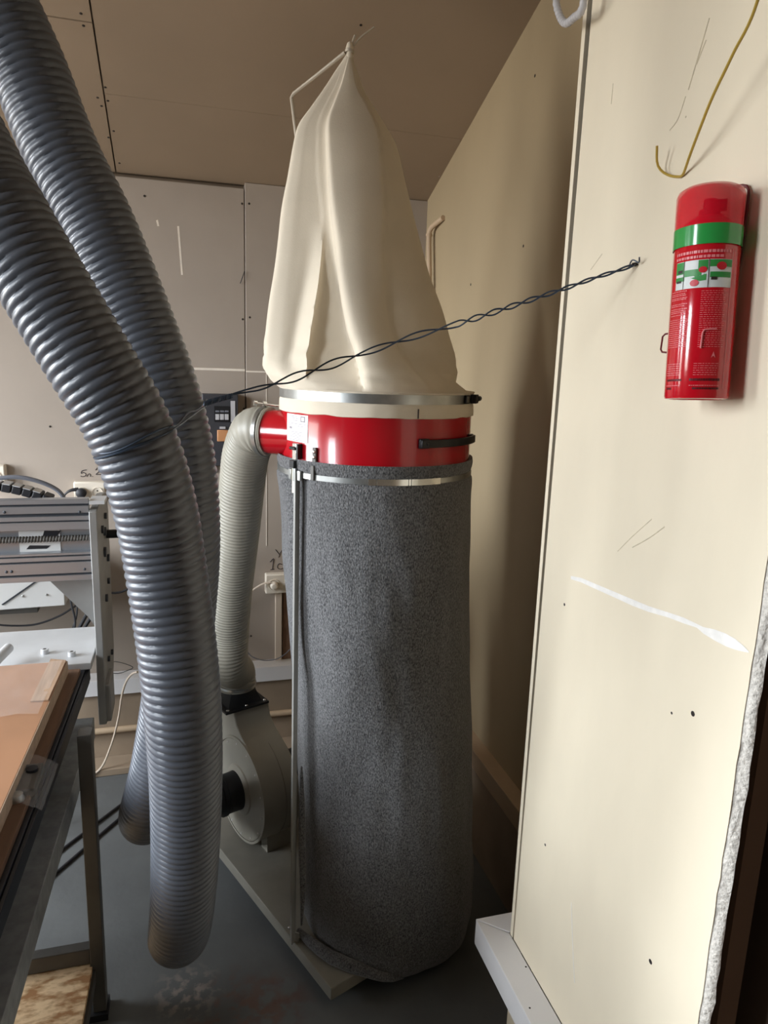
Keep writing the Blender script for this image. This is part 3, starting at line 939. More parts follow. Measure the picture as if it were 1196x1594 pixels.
# flange and adaptor on the outlet
oc = FC + U * 0.112 + W * -0.050 + V(0, 0, 0.267)
fg = MB().obox(oc, U * 0.080, W * 0.080, V(0, 0, 0.004)).build('outlet_flange', M['rubber'], fanh, bevel=0.001)
for a_, b_ in ((-0.068, -0.068), (-0.068, 0.068), (0.068, -0.068), (0.068, 0.068), (-0.068, 0.0)):
    MB().dome(oc + U * a_ + W * b_ + V(0, 0, 0.004), (0, 0, 1), 0.006, 0.005).build('flange_bolt', M['chrome'], fg)
ad = MB()
rr_ = []
for i in range(9):
    t = i / 8
    row = []
    for k in range(48):
        th = 2 * math.pi * k / 48
        c_, s_ = math.cos(th), math.sin(th)
        sq = 1 / max(abs(c_), abs(s_))
        r = 0.062 * (sq * (1 - t) + 1.0 * t) * (1 - 0.08 * t)
        row.append(oc + U * c_ * r + W * s_ * r + V(0, 0, 0.004 + 0.055 * t))
    rr_.append(row)
ad.grid(rr_, closed=True)
ad.build('outlet_adaptor', M['rubber'], fanh, flip=False)
# motor and feet
MB().lathe(FC - W * 0.135, [(0.0001, -0.20), (0.062, -0.20), (0.072, -0.18), (0.072, -0.01), (0.085, 0.0), (0.085, 0.003)], 40, axis=W).build('motor', M['rubber'], fanh)
for uu in (-0.10, 0.10):
    f0 = FC + U * uu - W * 0.09
    f0.z = 0
    MB().obox(f0 + V(0, 0, PZT + 0.035), U * 0.02, W * 0.05, V(0, 0, 0.035)).build('fan_foot', M['fan_grey'], fanh)


# --- ribbed hoses
def hose(pts, r, pitch, amp, name, mat, parent=None, nseg=44, step=5, fade=-1.0):
    """helically ribbed flexible hose swept along a spline"""
    L = 0
    tmp = spline(pts, 200)
    for a, b in zip(tmp, tmp[1:]):
        L += (b - a).length
    n = int(L / pitch * step)
    path = spline(pts, n)
    def rf(i, th, rr):
        ph = (i / n * L) / pitch - th / (2 * math.pi)
        am = amp * (0.4 + 0.6 * max(0.0, min(1.0, (path[i].z - fade) / 0.25)))
        return rr - am + am * 1.35 * abs(math.sin(math.pi * ph)) ** 0.6
    mb = MB().tube(path, r, nseg, caps=True, rfun=rf)
    return mb.build(name, mat, parent, angle=75)


cpts = [oc + V(0, 0, 0.045), oc + V(-0.002, 0, 0.10), V(0.131, 2.205, 0.712), V(0.131, 2.175, 0.84), V(0.137, 2.125, 0.986), V(0.149, 2.05, 1.163), V(0.160, 1.985, 1.335), V(0.166, 1.945, 1.42), V(0.180, 1.905, 1.478), pb + (pa - pb).normalized() * -0.005 + V(0, 0, 0), pb + (pa - pb).normalized() * 0.032]
chose = hose(cpts, 0.0625, 0.0105, 0.0022, 'connecting_hose', M['hose_c'], K, nseg=40)
axd = (pa - pb).normalized()
MB().band(pb, 0.0600, 0.0655, 0.012, 0.022, 0, 360, 48, axis=axd).build('hose_clamp', M['galv'], chose)
cs = pb + axd * 0.018 + V(0, 0, 0.068)
MB().cyl(cs + V(-0.028, -0.01, 0.006), cs + V(0.04, 0.0, -0.002), 0.0028, n=10).cyl(cs + V(-0.030, -0.01, 0.006), cs + V(-0.022, -0.009, 0.005), 0.007, n=12).cyl(cs + V(-0.006, -0.004, 0.003), cs + V(0.003, -0.003, 0.002), 0.008, n=12).build('clamp_screw', M['chrome'], chose)
MB().band(oc + V(0, 0, 0.055), 0.0600, 0.0655, 0.0, 0.008, 0, 360, 48).build('hose_clamp', M['galv'], chose)

RA = 0.0605
ptsA = [V(-0.62, 1.25, 2.75), V(-0.44, 1.20, 2.32), PC(-62, 215, 0.96), PC(10, 345, 0.97), PC(66, 440, 0.98), PC(142, 566, 1.0), PC(188, 641, 1.02), PC(219, 711, 1.04), PC(241, 786, 1.065), PC(255, 860, 1.09), PC(275, 1000, 1.12), PC(286, 1120, 1.16), PC(290, 1250, 1.25), PC(287, 1370, 1.34), PC(281, 1440, 1.41), V(-0.032, 1.345, 0.490), V(-0.030, 1.47, 0.440), V(-0.020, 1.66, 0.400), V(-0.006, 1.86, 0.345), hA_end + W * 0.07 - U * 0.05, hA_end - W * 0.03]
ptsB = [V(-0.50, 1.42, 2.88), V(-0.36, 1.36, 2.52), PC(-55, -110, 1.11), PC(-5, 0, 1.13), PC(42, 102, 1.15), PC(80, 200, 1.165), PC(108, 263, 1.175), PC(147, 338, 1.185), PC(182, 420, 1.195), PC(237, 560, 1.215), PC(262, 635, 1.23), PC(281, 720, 1.25), PC(289, 823, 1.28), PC(287, 920, 1.33), PC(275, 1050, 1.40), PC(252, 1180, 1.52), PC(229, 1265, 1.62), V(-0.100, 1.640, 0.585), V(-0.085, 1.75, 0.525), V(-0.045, 1.93, 0.44), V(-0.03, 2.08, 0.36), hB_end + W * 0.06 + U * 0.0, hB_end - W * 0.03]
o = hose(ptsA, RA, 0.0138, 0.0031, 'flexible_hose', M['hose'], nseg=56, step=7, fade=0.5)
tag(o, 'nearer of the two grey ribbed hoses, hanging lowest in front of the fan', 'hose', 'ribbed suction hoses')
o = hose(ptsB, RA, 0.0138, 0.0031, 'flexible_hose', M['hose'], nseg=56, step=7, fade=0.6)
tag(o, 'farther grey ribbed hose, running behind the nearer one and looping lower left', 'hose', 'ribbed suction hoses')

# ------------------------------------------------------------------ twisted tie wire from the partition to the hoses
tw = thing('tie_wire', 'twisted blue-grey wire stretched from a screw in the panel to the hoses', 'wire', (0.35, 1.2, 1.6))
nail = PX(993, 412, XP)
wp = [nail + V(-0.004, 0, 0), PY(960, 422, 1.06), PY(925, 433, 1.075), PY(880, 449, 1.09), PY(820, 469, 1.115), PY(760, 489, 1.14), PY(700, 508, 1.165), PY(640, 525, 1.19), PY(560, 552, 1.22), PY(480, 580, 1.245), PY(420, 600, 1.25), PY(365, 613, 1.245), PY(322, 626, 1.235)]
base = spline(wp, 420)
for s_ in (0, 1):
    path = []
    for i, p in enumerate(base):
        t = i / 420
        pix = t
        tight = 1.0 if t < 0.22 else (0.75 if t < 0.55 else 1.0)
        amp = 0.0022 + 0.0030 * math.sin(math.pi * t) ** 2 + (0.004 if 0.62 < t < 0.90 else 0) * math.sin(math.pi * max(0, min(1, (t - 0.62) / 0.28)))
        ph = 2 * math.pi * (12 * t if t < 0.4 else 4.8 + 5 * (t - 0.4)) + math.pi * s_
        path.append(p + V(0.2 * math.cos(ph), 0.4 * math.cos(ph), math.sin(ph)) * amp)
    MB().tube(path, 0.0015, 6).build('strand', M['wire'], tw)
kn = MB()
kb = spline([PY(362, 616, 1.243), PY(340, 622, 1.238), PY(318, 629, 1.232)], 60)
for s_ in range(3):
    kn.tube([p + V(0.2 * math.cos(i * 0.8 + s_ * 2.1), 0.3 * math.cos(i * 0.8 + s_ * 2.1), math.sin(i * 0.8 + s_ * 2.1)) * 0.0035 for i, p in enumerate(kb)], 0.0017, 5)
kn.build('twisted_knot', M['wire'], tw)
# loop around both hoses
cA, cB = PC(206, 675, 1.03), PC(272, 672, 1.24)
hull = []
dAB = (cB - cA); dAB.z = 0; dAB.normalize()
pe = V(-dAB.y, dAB.x, 0)
rl = 0.0665
for k in range(0, 13):
    th = math.pi / 2 + math.pi * k / 12
    hull.append(cA + (dAB * math.cos(th) + pe * math.sin(th)) * rl * 1.0)
for k in range(0, 13):
    th = -math.pi / 2 + math.pi * k / 12
    hull.append(cB + (dAB * math.cos(th) + pe * math.sin(th)) * rl * 1.0)
lp = spline(hull, 200, closed=True)[:-1]
lpz = [V(p.x + 0.42 * (0.012 - 0.34 * (p.x - cA.x)), p.y, cA.z - 0.012 + 0.34 * (p.x - cA.x)) for p in lp]
MB().tube(lpz, 0.0016, 6, closed=True).tube([p + V(0, 0, 0.006 + 0.003 * math.sin(i * 0.2)) for i, p in enumerate(lpz)], 0.0016, 6, closed=True).build('hose_loop', M['wire'], tw)
mbn = MB().cyl(nail + V(0.004, 0, 0), nail + V(-0.010, 0.0, 0.001), 0.0016, n=8)
mbn.tube([nail + V(-0.003 - 0.0012 * (i / 6), 0.0026 * math.cos(i * 0.9), 0.0026 * math.sin(i * 0.9)) for i in range(20)], 0.0010, 5)
mbn.build('nail', M['screw'], tw)
MB().tube(spline([nail + V(-0.008, 0.012, -0.004), nail + V(-0.012, -0.002, 0.006), nail + V(-0.008, -0.014, 0.001), nail + V(-0.012, -0.020, 0.008)], 14), 0.0012, 5).build('wire_end', M['wire'], tw)

# ------------------------------------------------------------------ fire extinguisher on the panel
XE = 0.668
eb, et = PX(1083.5, 622, XE), PX(1108, 292, XE)
ext = thing('fire_extinguisher', 'red aerosol fire extinguisher with a green band and clear red cap on the panel', 'fire extinguisher', eb)
eax = (et - eb).normalized()
EL = (et - eb).length
ER = 0.0405
tc = EYE - (eb + et) / 2
tc = (tc - eax * tc.dot(eax)).normalized()


def ez(t):
    return EL * t


body = MB().lathe(eb, [(0.0001, 0.004), (ER - 0.008, 0.003), (ER - 0.006, 0.0), (ER - 0.001, 0.001), (ER, 0.004), (ER, ez(0.79)), (ER - 0.004, ez(0.815)), (0.022, ez(0.86)), (0.014, ez(0.872)), (0.0001, ez(0.873))], 72, axis=eax, up=tc).build('canister', M['ext_red'], ext, angle=50)
vl = MB().lathe(eb, [(0.013, ez(0.87)), (0.013, ez(0.895)), (0.008, ez(0.90)), (0.008, ez(0.945)), (0.0001, ez(0.946))], 20, axis=eax, up=tc)
side = eax.cross(tc)
vl.obox(eb + eax * ez(0.915) + side * 0.006, side * 0.014, tc * 0.006, eax * 0.006)
vl.build('spray_valve', M['ext_dark'], ext)
MB().lathe(eb, [(ER + 0.0008, ez(0.785)), (ER + 0.0008, ez(0.955)), (ER - 0.0015, ez(0.978)), (ER - 0.008, ez(0.993)), (ER - 0.02, ez(1.0)), (0.0001, ez(1.0)), (0.0001, ez(0.994)), (ER - 0.009, ez(0.985)), (ER - 0.0014, ez(0.95)), (ER - 0.0004, ez(0.785)), (ER + 0.0008, ez(0.785))], 72, axis=eax, up=tc).build('clear_cap', M['ext_cap'], ext, angle=50)
MB().band(eb, ER + 0.0008, ER + 0.0014, ez(0.712), ez(0.803), 0, 360, 72, axis=eax, up=tc).build('green_band', M['green'], ext)


def cyl_poly(mb, pts, lift):
    """polygon given in (degrees, height fraction) wrapped on the canister"""
    vs_ = []
    for a, t in pts:
        d = tc * math.cos(R(a)) + side * math.sin(R(a))
        vs_.append(eb + d * (ER + lift) + eax * ez(t))
    c = sum(vs_, V(0, 0, 0)) / len(vs_)
    ca = sum(a for a, t in pts) / len(pts); ctm = sum(t for a, t in pts) / len(pts)
    d = tc * math.cos(R(ca)) + side * math.sin(R(ca))
    c = eb + d * (ER + lift) + eax * ez(ctm)
    n = len(vs_)
    return mb.add([c] + vs_, [(0, i + 1, (i + 1) % n + 1) for i in range(n)])


def ebox(mb, a0, a1, t0, t1, lift, n=6):
    return mb.lathe(eb, [(ER + lift, ez(t0)), (ER + lift, ez(t1))], n, a0, a1, axis=eax, up=tc)


lab = ebox(MB(), -56, 48, 0.515, 0.642, 0.0005, 24).build('label_pictures', M['pic_white'], ext)
g = MB()
ebox(g, -56, -38, 0.585, 0.640, 0.0008); ebox(g, -12, 4, 0.595, 0.640, 0.0008); ebox(g, 7, 47, 0.608, 0.640, 0.0008, 10); ebox(g, -37, -6, 0.570, 0.600, 0.0008, 8)
ebox(g, 8, 46, 0.560, 0.585, 0.0008, 10)
cyl_poly(g, [(-37, 0.575), (-20, 0.582), (2, 0.575), (2, 0.548), (-8, 0.545), (-20, 0.558)], 0.0009)
ebox(g, -56, -36, 0.552, 0.572, 0.0008)
g.build('green_fields', M['pic_green'], lab)
rd = MB()
for a, t, ra in ((-4, 0.596, 7), (27, 0.611, 9), (-17, 0.538, 7.5)):
    cyl_poly(rd, [(a + ra * math.cos(2 * math.pi * k / 16), t + ra * 0.00205 * math.sin(2 * math.pi * k / 16)) for k in range(16)], 0.0012)
rd.build('red_discs', M['pic_red'], lab)
for a0, a1, t0, t1 in ((5, 6.2, 0.515, 0.642), (-38, -37, 0.515, 0.642), (-50, -40, 0.590, 0.604), (-53, -42, 0.546, 0.556), (10, 20, 0.548, 0.562)):
    ebox(MB(), a0, a1, t0, t1, 0.0012, 3).build('dark_mark', M['pic_dark'], lab)
txp, txd = MB(), MB()
rng = random.Random(3)


def text_run(mb, a0, a1, t, h, lift=0.0006, gap=0.9):
    a = a0
    while a < a1:
        w_ = rng.uniform(2.0, 7.0)
        ebox(mb, a, min(a + w_, a1), t, t + h, lift, 2)
        a += w_ + gap


text_run(txp, -58, 44, 0.672, 0.013, gap=1.4)
text_run(txp, -58, 30, 0.650, 0.012, gap=1.4)
for t in (0.505, 0.494, 0.486, 0.475, 0.468, 0.446, 0.438, 0.424, 0.415, 0.407, 0.395):
    text_run(txp, -66, -26 - rng.uniform(0, 6), t, 0.0032)
for k in range(14):
    text_run(txp, -68, -24 - rng.uniform(0, 3), 0.374 - 0.0098 * k, 0.0030)
for k in range(27):
    text_run(txp, -4, 44 - rng.uniform(0, 8), 0.498 - 0.0098 * k, 0.0022, gap=1.6)
for k in range(6):
    text_run(txp, -66, -30 - rng.uniform(0, 4), 0.165 - 0.0105 * k, 0.0032)
    text_run(txp, -8, 36 - rng.uniform(0, 5), 0.165 - 0.0105 * k, 0.0022, gap=1.6)
text_run(txp, -66, -30, 0.062, 0.0035); text_run(txp, -14, 38, 0.062, 0.0028)
text_run(txd, -64, -28, 0.085, 0.010); text_run(txd, -14, 40, 0.085, 0.012)
text_run(txd, -64, -50, 0.045, 0.010); text_run(txd, -8, 40, 0.045, 0.010)
ebox(txp, 48, 48.9, 0.05, 0.69, 0.0006, 1)
cyl_poly(txp, [(20, 0.192), (24, 0.222), (28, 0.192), (24, 0.203)], 0.0007)
txp.build('label_print', M['text_pink'], ext)
txd.build('label_dark_print', M['text_dark'], ext)
# wire bracket
br = MB()
yA = eb.y
back = V(XP - 0.004, 0, 0)
def bpt(t, s):
    p = eb + eax * ez(t) + side * s
    return V(XP - 0.004, p.y, p.z)
br.tube(spline([PX(1140, 293, XP - 0.012), PX(1152, 289, XP - 0.008), PX(1163, 290, XP - 0.006), PX(1166, 299, XP - 0.005), PX(1160, 350, XP - 0.005), PX(1148, 430, XP - 0.005), PX(1128, 520, XP - 0.006), PX(1110, 600, XP - 0.006)], 40), 0.0020, 6)
lo = [PX(1042, 519, XE), PX(1036, 520, XE), PX(1032, 524, XE), PX(1029, 544, XE), PX(1031, 548, XE), PX(1040, 549, XE)]
br.tube([V(XP - 0.006, lo[0].y - 0.015, lo[0].z)] + lo + [V(XP - 0.006, lo[-1].y - 0.015, lo[-1].z)], 0.0013, 6)
br.build('wire_bracket', M['ext_dark'], ext)
clipm = MB()
def ept(px, py, lift=0.002):
    d = ray(px, py)
    # nearest hit on the canister's side, found by stepping
    t = 0.5
    while t < 1.4:
        p = EYE + d * t
        q = p - eb
        rad = (q - eax * q.dot(eax)).length
        if rad <= ER + lift:
            return p
        t += 0.0005
    return EYE + d * 0.95
clipm.tube([ept(1116, 512), ept(1106, 512), ept(1097, 513), ept(1094, 518), ept(1091, 542)], 0.0011, 6)
clipm.build('bracket_clip', M['text_pink'], ext)

# ------------------------------------------------------------------ yellow cable and milky tube on the partition
yc = [V(0.63, 0.70, 2.40), V(0.645, 0.745, 2.22), PX(1180, 0, 0.655), PX(1141, 85, 0.660), PX(1110, 150, 0.668), PX(1092, 195, 0.678), PX(1075, 240, 0.694), PX(1064, 271, 0.712), PX(1057, 275, 0.713), PX(1042, 273, 0.711), PX(1029, 265, 0.704), PX(1023, 252, 0.697), PX(1023, 227, 0.690)]
o = MB().tube(spline(yc, 90), 0.0019, 7).build('yellow_cable', M['cable_yellow'])
tag(o, 'thin yellow cable bent up in a hook on the panel above the extinguisher', 'cable')
tl = [V(0.69, 1.345, 2.60), V(0.69, 1.352, 2.45), PX(866, -10, 0.69), PX(870, 20, 0.69), PX(880, 36, 0.685), PX(893, 28, 0.68), PX(908, 8, 0.672), V(0.668, 1.21, 2.36), V(0.668, 1.2, 2.55)]
Lt = spline(tl, 260)
o = MB().tube(Lt, 0.0065, 14, rfun=lambda i, th, r: r * (1 + 0.09 * math.sin(i * 1.4 + th))).build('plastic_tube', M['tube_clear'])
tag(o, 'loop of milky ribbed plastic tube hanging at the top of the panel corner', 'tube')

# pipe with an elbow in the far right corner
cpn = [PX(669, 480, 0.975), PX(668.5, 420, 0.975), PX(668, 372, 0.975), PX(669, 360, 0.975), PX(674, 352, 0.98), PX(690, 339, 0.992)]
o = MB().tube(spline(cpn, 30), 0.010, 12).build('corner_pipe', M['ledge_tan'])
tag(o, 'short bent pale pipe in the far corner beside the canvas bag', 'pipe')
MB().band(PX(668, 366, 0.975), 0.010, 0.0125, -0.005, 0.005, 0, 360, 16).build('pipe_collar', M['ledge_tan'], o)

# ------------------------------------------------------------------ things on the back wall
YS = YB + 0.007
dv = thing('drive_controller', 'black motor controller with grey keys and an amber button on the back wall', 'controller', PY(350, 690, YS))
a_, b_ = PY(314, 612, YS), PY(370, 722, YS)
MB().box(a_.x, YS - 0.06, b_.z, b_.x, YS, a_.z).build('case', M['drive'], dv, bevel=0.003)
yk = YS - 0.060
def wrect(px0, py0, px1, py1, y, th):
    p, q = PY(px0, py0, y), PY(px1, py1, y)
    return MB().box(p.x, y - th, q.z, q.x, y, p.z)
wrect(333.5, 632, 358, 657, yk, 0.003).build('keypad', M['black_plastic'], dv)
for i, px in enumerate((335.5, 342.8, 350)):
    wrect(px, 644.5, px + 6, 653.5, yk - 0.003, 0.003).build('key', M['key'], dv, bevel=0.0008)
    wrect(px, 638.8, px + 6, 641.8, yk - 0.003, 0.002).build('key', M['cable_grey'], dv, bevel=0.0008)
wrect(359, 624, 366.3, 657, yk, 0.002).build('white_strip', M['key'], dv)
wrect(338, 669, 355.5, 687, yk, 0.010).build('amber_button', M['amber'], dv, bevel=0.003)
wrect(342, 664, 351, 667.5, yk, 0.004).build('small_tab', M['key'], dv)
o = wrect(331.5, 690, 334.5, 735, YS, 0.012).build('cable_duct', M['cable_white'])
tag(o, 'narrow pale duct running down below the black controller', 'duct')
o = MB().tube(spline([PY(344, 693, YS - 0.008), PY(338, 708, YS - 0.006), PY(333, 726, YS - 0.012)], 12), 0.002, 6).build('power_lead', M['cable_black'])
tag(o, 'thin black lead slanting from the controller to the narrow duct', 'cable')


def socket_outlet(name, label, px0, py0, px1, py1, y, n, plug=None):
    p, q = PY(px0, py0, y), PY(px1, py1, y)
    t = thing(name, label, 'socket', V((p.x + q.x) / 2, y, q.z))
    bd_ = MB().box(p.x, y - 0.038, q.z, q.x, y, p.z).build('housing', M['socket'], t, bevel=0.005)
    w_ = (q.x - p.x) / n
    zc = (p.z + q.z) / 2 - 0.003
    for i in range(n):
        cx = p.x + w_ * (i + 0.5)
        r = min(w_, p.z - q.z) * 0.36
        MB().lathe((cx, y - 0.038, zc), [(r, -0.0005), (r, 0.003), (r * 0.86, 0.003), (r * 0.84, 0.0005), (0.0001, 0.0005)], 28, axis=(0, -1, 0)).build('socket_face', M['socket'], t)
        for dx, dz in ((0, 0.30), (0, -0.30)):
            MB().lathe((cx + dx * r, y - 0.0387, zc + dz * r), [(r * 0.15, 0), (r * 0.15, 0.0006), (0.0001, 0.0007)], 10, axis=(0, -1, 0)).build('pin_hole', M['screw'], t)
    return t, p, q, zc, w_


t, p, q, zc, w_ = socket_outlet('wall_socket', 'cream double socket with a black plug, left of the hoses', 116, 748, 166, 777, YS, 2)
pl = thing('power_plug', 'black plug with its lead in the double socket left of the hoses', 'plug', V(p.x + w_ * 0.5, YS - 0.08, zc - 0.02))
MB().lathe((p.x + w_ * 0.5, YS - 0.041, zc), [(0.0001, 0.0), (0.019, 0.0), (0.019, 0.018), (0.012, 0.024), (0.0001, 0.025)], 24, axis=(0, -1, 0)).build('plug_body', M['cable_black'], pl)
MB().tube(spline([PY(122, 762, YS - 0.05), PY(112, 763, YS - 0.055), PY(104, 767, YS - 0.055), PY(99, 775, YS - 0.05), PY(97, 800, YS - 0.05)], 24), [0.0085 - 0.0045 * min(1, i / 8) for i in range(25)], 8).build('plug_lead', M['cable_black'], pl)
t, p, q, zc, w_ = socket_outlet('wall_socket', 'cream double socket half hidden by the felt bag, above a vertical duct', 412, 891, 462, 918, YB, 2)
pl = thing('power_plug', 'pale plug in the socket that is half hidden by the felt bag', 'plug', V(p.x + w_ * 0.5, YB - 0.08, zc - 0.02))
MB().lathe((p.x + w_ * 0.5, YB - 0.041, zc), [(0.0001, 0.0), (0.017, 0.0), (0.017, 0.014), (0.010, 0.022), (0.0001, 0.023)], 24, axis=(0, -1, 0)).build('plug_body', M['socket'], pl)
MB().tube(spline([PY(422, 907, YB - 0.055), PY(412, 908, YB - 0.05), PY(402, 913, YB - 0.04), PY(390, 922, YB - 0.03), PY(372, 940, YB - 0.02), PY(352, 960, YB - 0.015)], 24), 0.004, 7).build('plug_lead', M['cable_white'], pl)
t, p, q, zc, w_ = socket_outlet('wall_socket', 'white socket at the left picture edge above the machine beam', -28, 722, 13, 758, YS, 1)
o = MB().box(PY(428, 918, YB).x, YB - 0.022, 0.381, PY(438, 918, YB).x, YB, 0.700).build('cable_duct', M['cable_white'], bevel=0.002)
tag(o, 'vertical white cable duct below the half hidden socket', 'duct')
o = MB().box(PY(440, 950, YB).x, YB - 0.012, 0.381, 0.62, YB, 0.690).build('wooden_board', M['bed_wood'])
tag(o, 'dark brown board leaning on the back wall beside the vertical duct', 'board')
o = MB().tube(spline([PY(384, 1012, YB - 0.05), PY(388, 1018, YB - 0.05), PY(396, 1024, YB - 0.05), PY(412, 1028, YB - 0.05), PY(430, 1026, YB - 0.05), PY(444, 1018, YB - 0.05), PY(456, 1006, YB - 0.05)], 30), 0.0022, 7).build('sagging_lead', M['cable_grey'])
tag(o, 'thin lead sagging in an arc between connecting hose and strut', 'cable')
o = MB().tube(spline([PY(214, 1046, 2.72), PY(206, 1049, 2.74), PY(197, 1060, 2.76), PY(190, 1082, 2.79), PY(184, 1120, 2.80), PY(172, 1163, 2.80), PY(153, 1200, 2.80), V(-0.45, 2.78, 0.01)], 50), 0.0042, 8).build('white_cable', M['cable_white'])
tag(o, 'white cable curving down from behind the hoses to the floor', 'cable')
o = MB().tube(spline([PY(172, 1031, 2.93), PY(180, 1030, 2.93), PY(194, 1033, 2.92), PY(207, 1039, 2.92), PY(198, 1044, 2.92), PY(186, 1048, 2.93), PY(176, 1048, 2.93)], 40), 0.0016, 6).build('wire_loop', M['cable_black'])
tag(o, 'small dark loop of wire on the wall right of the gantry plate', 'wire')
for k, (pts, r_) in enumerate((([(214, 1234), (205, 1240), (160, 1274), (122, 1303), (100, 1320), (60, 1352)], 0.005), ([(214, 1250), (200, 1262), (160, 1296), (124, 1327), (95, 1352), (50, 1390)], 0.005))):
    o = MB().tube(spline([PZ(x, y, 0.006) for x, y in pts], 40), r_, 8).build('floor_cable', M['cable_black'])
    tag(o, ('black cable on the floor under the machine, the one nearer the back wall', 'black cable on the floor under the machine, the one nearer the camera')[k], 'cable', 'cables on the floor')

# marker writing on the wall
def writing(name, strokes, y, label):
    root = None
    mb = MB()
    for st_ in strokes:
        pts = [PY(px, py, y - 0.0004) for px, py in st_]
        mb.tube(spline(pts, max(6, 6 * len(pts))), 0.0016, 5)
    return mb.build(name, M['ink'], wall_back)


writing('marker_writing', [[(135, 731.5), (128, 733), (126.5, 737), (130, 735.5), (133.5, 737.5), (133, 740.5), (129, 742), (125.5, 741)],
                           [(135, 742), (136.5, 739.5), (137.5, 738)], [(137.5, 738), (140, 738), (141, 742)], [(144, 741.5), (144.6, 742)],
                           [(149, 732), (151.5, 728.5), (155, 729), (156, 731.5), (153, 735), (149.5, 738.5), (156, 738.5), (160, 738.8)]], YS, '')
writing('marker_writing', [[(420.5, 875), (426, 869.5), (425, 878), (424, 886.5)], [(421, 887), (427, 886)], [(440, 879), (435, 877.5), (432, 881), (433, 884.5), (437, 886), (441, 884)],
                           [(429, 855.5), (432.5, 860), (435, 863)], [(440, 855), (436, 861.5), (434, 868)]], YB, '')

# ------------------------------------------------------------------ CNC router at the left
cnc = thing('cnc_router', 'steel framed router machine with an aluminium gantry, cut by the left edge', 'machine', (-0.7, 1.8, 0))


def tx(Y, x_at_2):
    return x_at_2 + 0.03 * (Y - 2.0)


def ybar(mb, xa, xb, y0, y1, z0, z1):
    """bar along the machine's slightly turned long axis; xa, xb given at y = 2"""
    vs_ = []
    for (y, z) in ((y0, z0), (y0, z1), (y1, z1), (y1, z0)):
        vs_ += [(tx(y, xa), y, z), (tx(y, xb), y, z)]
    return mb.add(vs_, [(0, 1, 3, 2), (2, 3, 5, 4), (4, 5, 7, 6), (6, 7, 1, 0), (0, 2, 4, 6), (1, 7, 5, 3)])


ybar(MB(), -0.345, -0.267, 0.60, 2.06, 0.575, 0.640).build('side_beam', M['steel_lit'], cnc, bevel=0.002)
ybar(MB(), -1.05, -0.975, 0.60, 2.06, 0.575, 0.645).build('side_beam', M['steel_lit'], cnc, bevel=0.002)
# leg frame
for x0_, x1_ in ((-0.2535, -0.2215), (-1.10, -1.068)):
    for y0_ in (1.655, 0.62):
        MB().box(x0_, y0_, 0.02, x1_, y0_ + 0.04, 0.80).build('leg', M['steel_dark'], cnc, bevel=0.002)
        MB().box(x0_ - 0.012, y0_ - 0.01, 0.0, x1_ + 0.004, y0_ + 0.05, 0.02).build('foot', M['rubber'], cnc)
MB().box(-1.068, 1.66, 0.165, -0.2535, 1.69, 0.208).build('cross_rail', M['steel_dark'], cnc, bevel=0.002)
MB().box(-1.068, 0.625, 0.165, -0.2535, 0.655, 0.208).build('cross_rail', M['steel_dark'], cnc, bevel=0.002)
MB().box(-1.00, 1.60, 0.575, -0.34, 1.66, 0.64).build('cross_rail', M['steel_dark'], cnc, bevel=0.002)
# lower side rail that carries the strand board
ybar(MB(), -0.262, -0.232, 0.66, 1.655, 0.112, 0.150).build('lower_rail', M['steel_dark'], cnc)
ybar(MB(), -1.06, -1.03, 0.66, 1.655, 0.112, 0.150).build('lower_rail', M['steel_dark'], cnc)
# bed, rails
ybar(MB(), -1.03, -0.290, 0.95, 2.02, 0.775, 0.812).build('bed_board', M['bed_wood'], cnc, bevel=0.001)
for xa in (-0.292, -1.05):
    rl_ = ybar(MB(), xa, xa + 0.012, 0.95, 2.06, 0.735, 0.800)
    rl_ = rl_.build('guide_rail', M['rail_black'], cnc, bevel=0.001)
    ybar(MB(), xa + 0.013, xa + 0.021, 0.95, 2.06, 0.760, 0.795).build('rail_strip', M['rail_black'], rl_, bevel=0.001)
    ybar(MB(), xa + 0.012, xa + 0.018, 0.95, 2.06, 0.750, 0.760).build('rail_lip', M['alu_dark'], rl_)
ybar(MB(), -1.03, -0.36, 0.95, 2.02, 0.650, 0.740).build('bed_frame', M['rail_black'], cnc)
# end plate with bolts
ep = MB().box(-1.06, 2.035, 0.800, -0.262, 2.33, 0.820).build('end_plate', M['alu_white'], cnc, bevel=0.002)
for (px, py) in ((70, 1017), (112, 1021)):
    q = PZ(px, py, 0.820)
    bo = MB().cyl(q, q + V(0, 0, 0.014), 0.011, n=16).build('bolt', M['alu_white'], ep, bevel=0.001)
    MB().cyl(q + V(0, 0, 0.0135), q + V(0, 0, 0.0142), 0.005, n=6).build('hex_socket', M['screw'], bo)
MB().cyl(PZ(-14, 1036, 0.85), PZ(14, 1008, 0.86), 0.014, n=16).build('spindle_rod', M['alu_white'], ep, bevel=0.002)
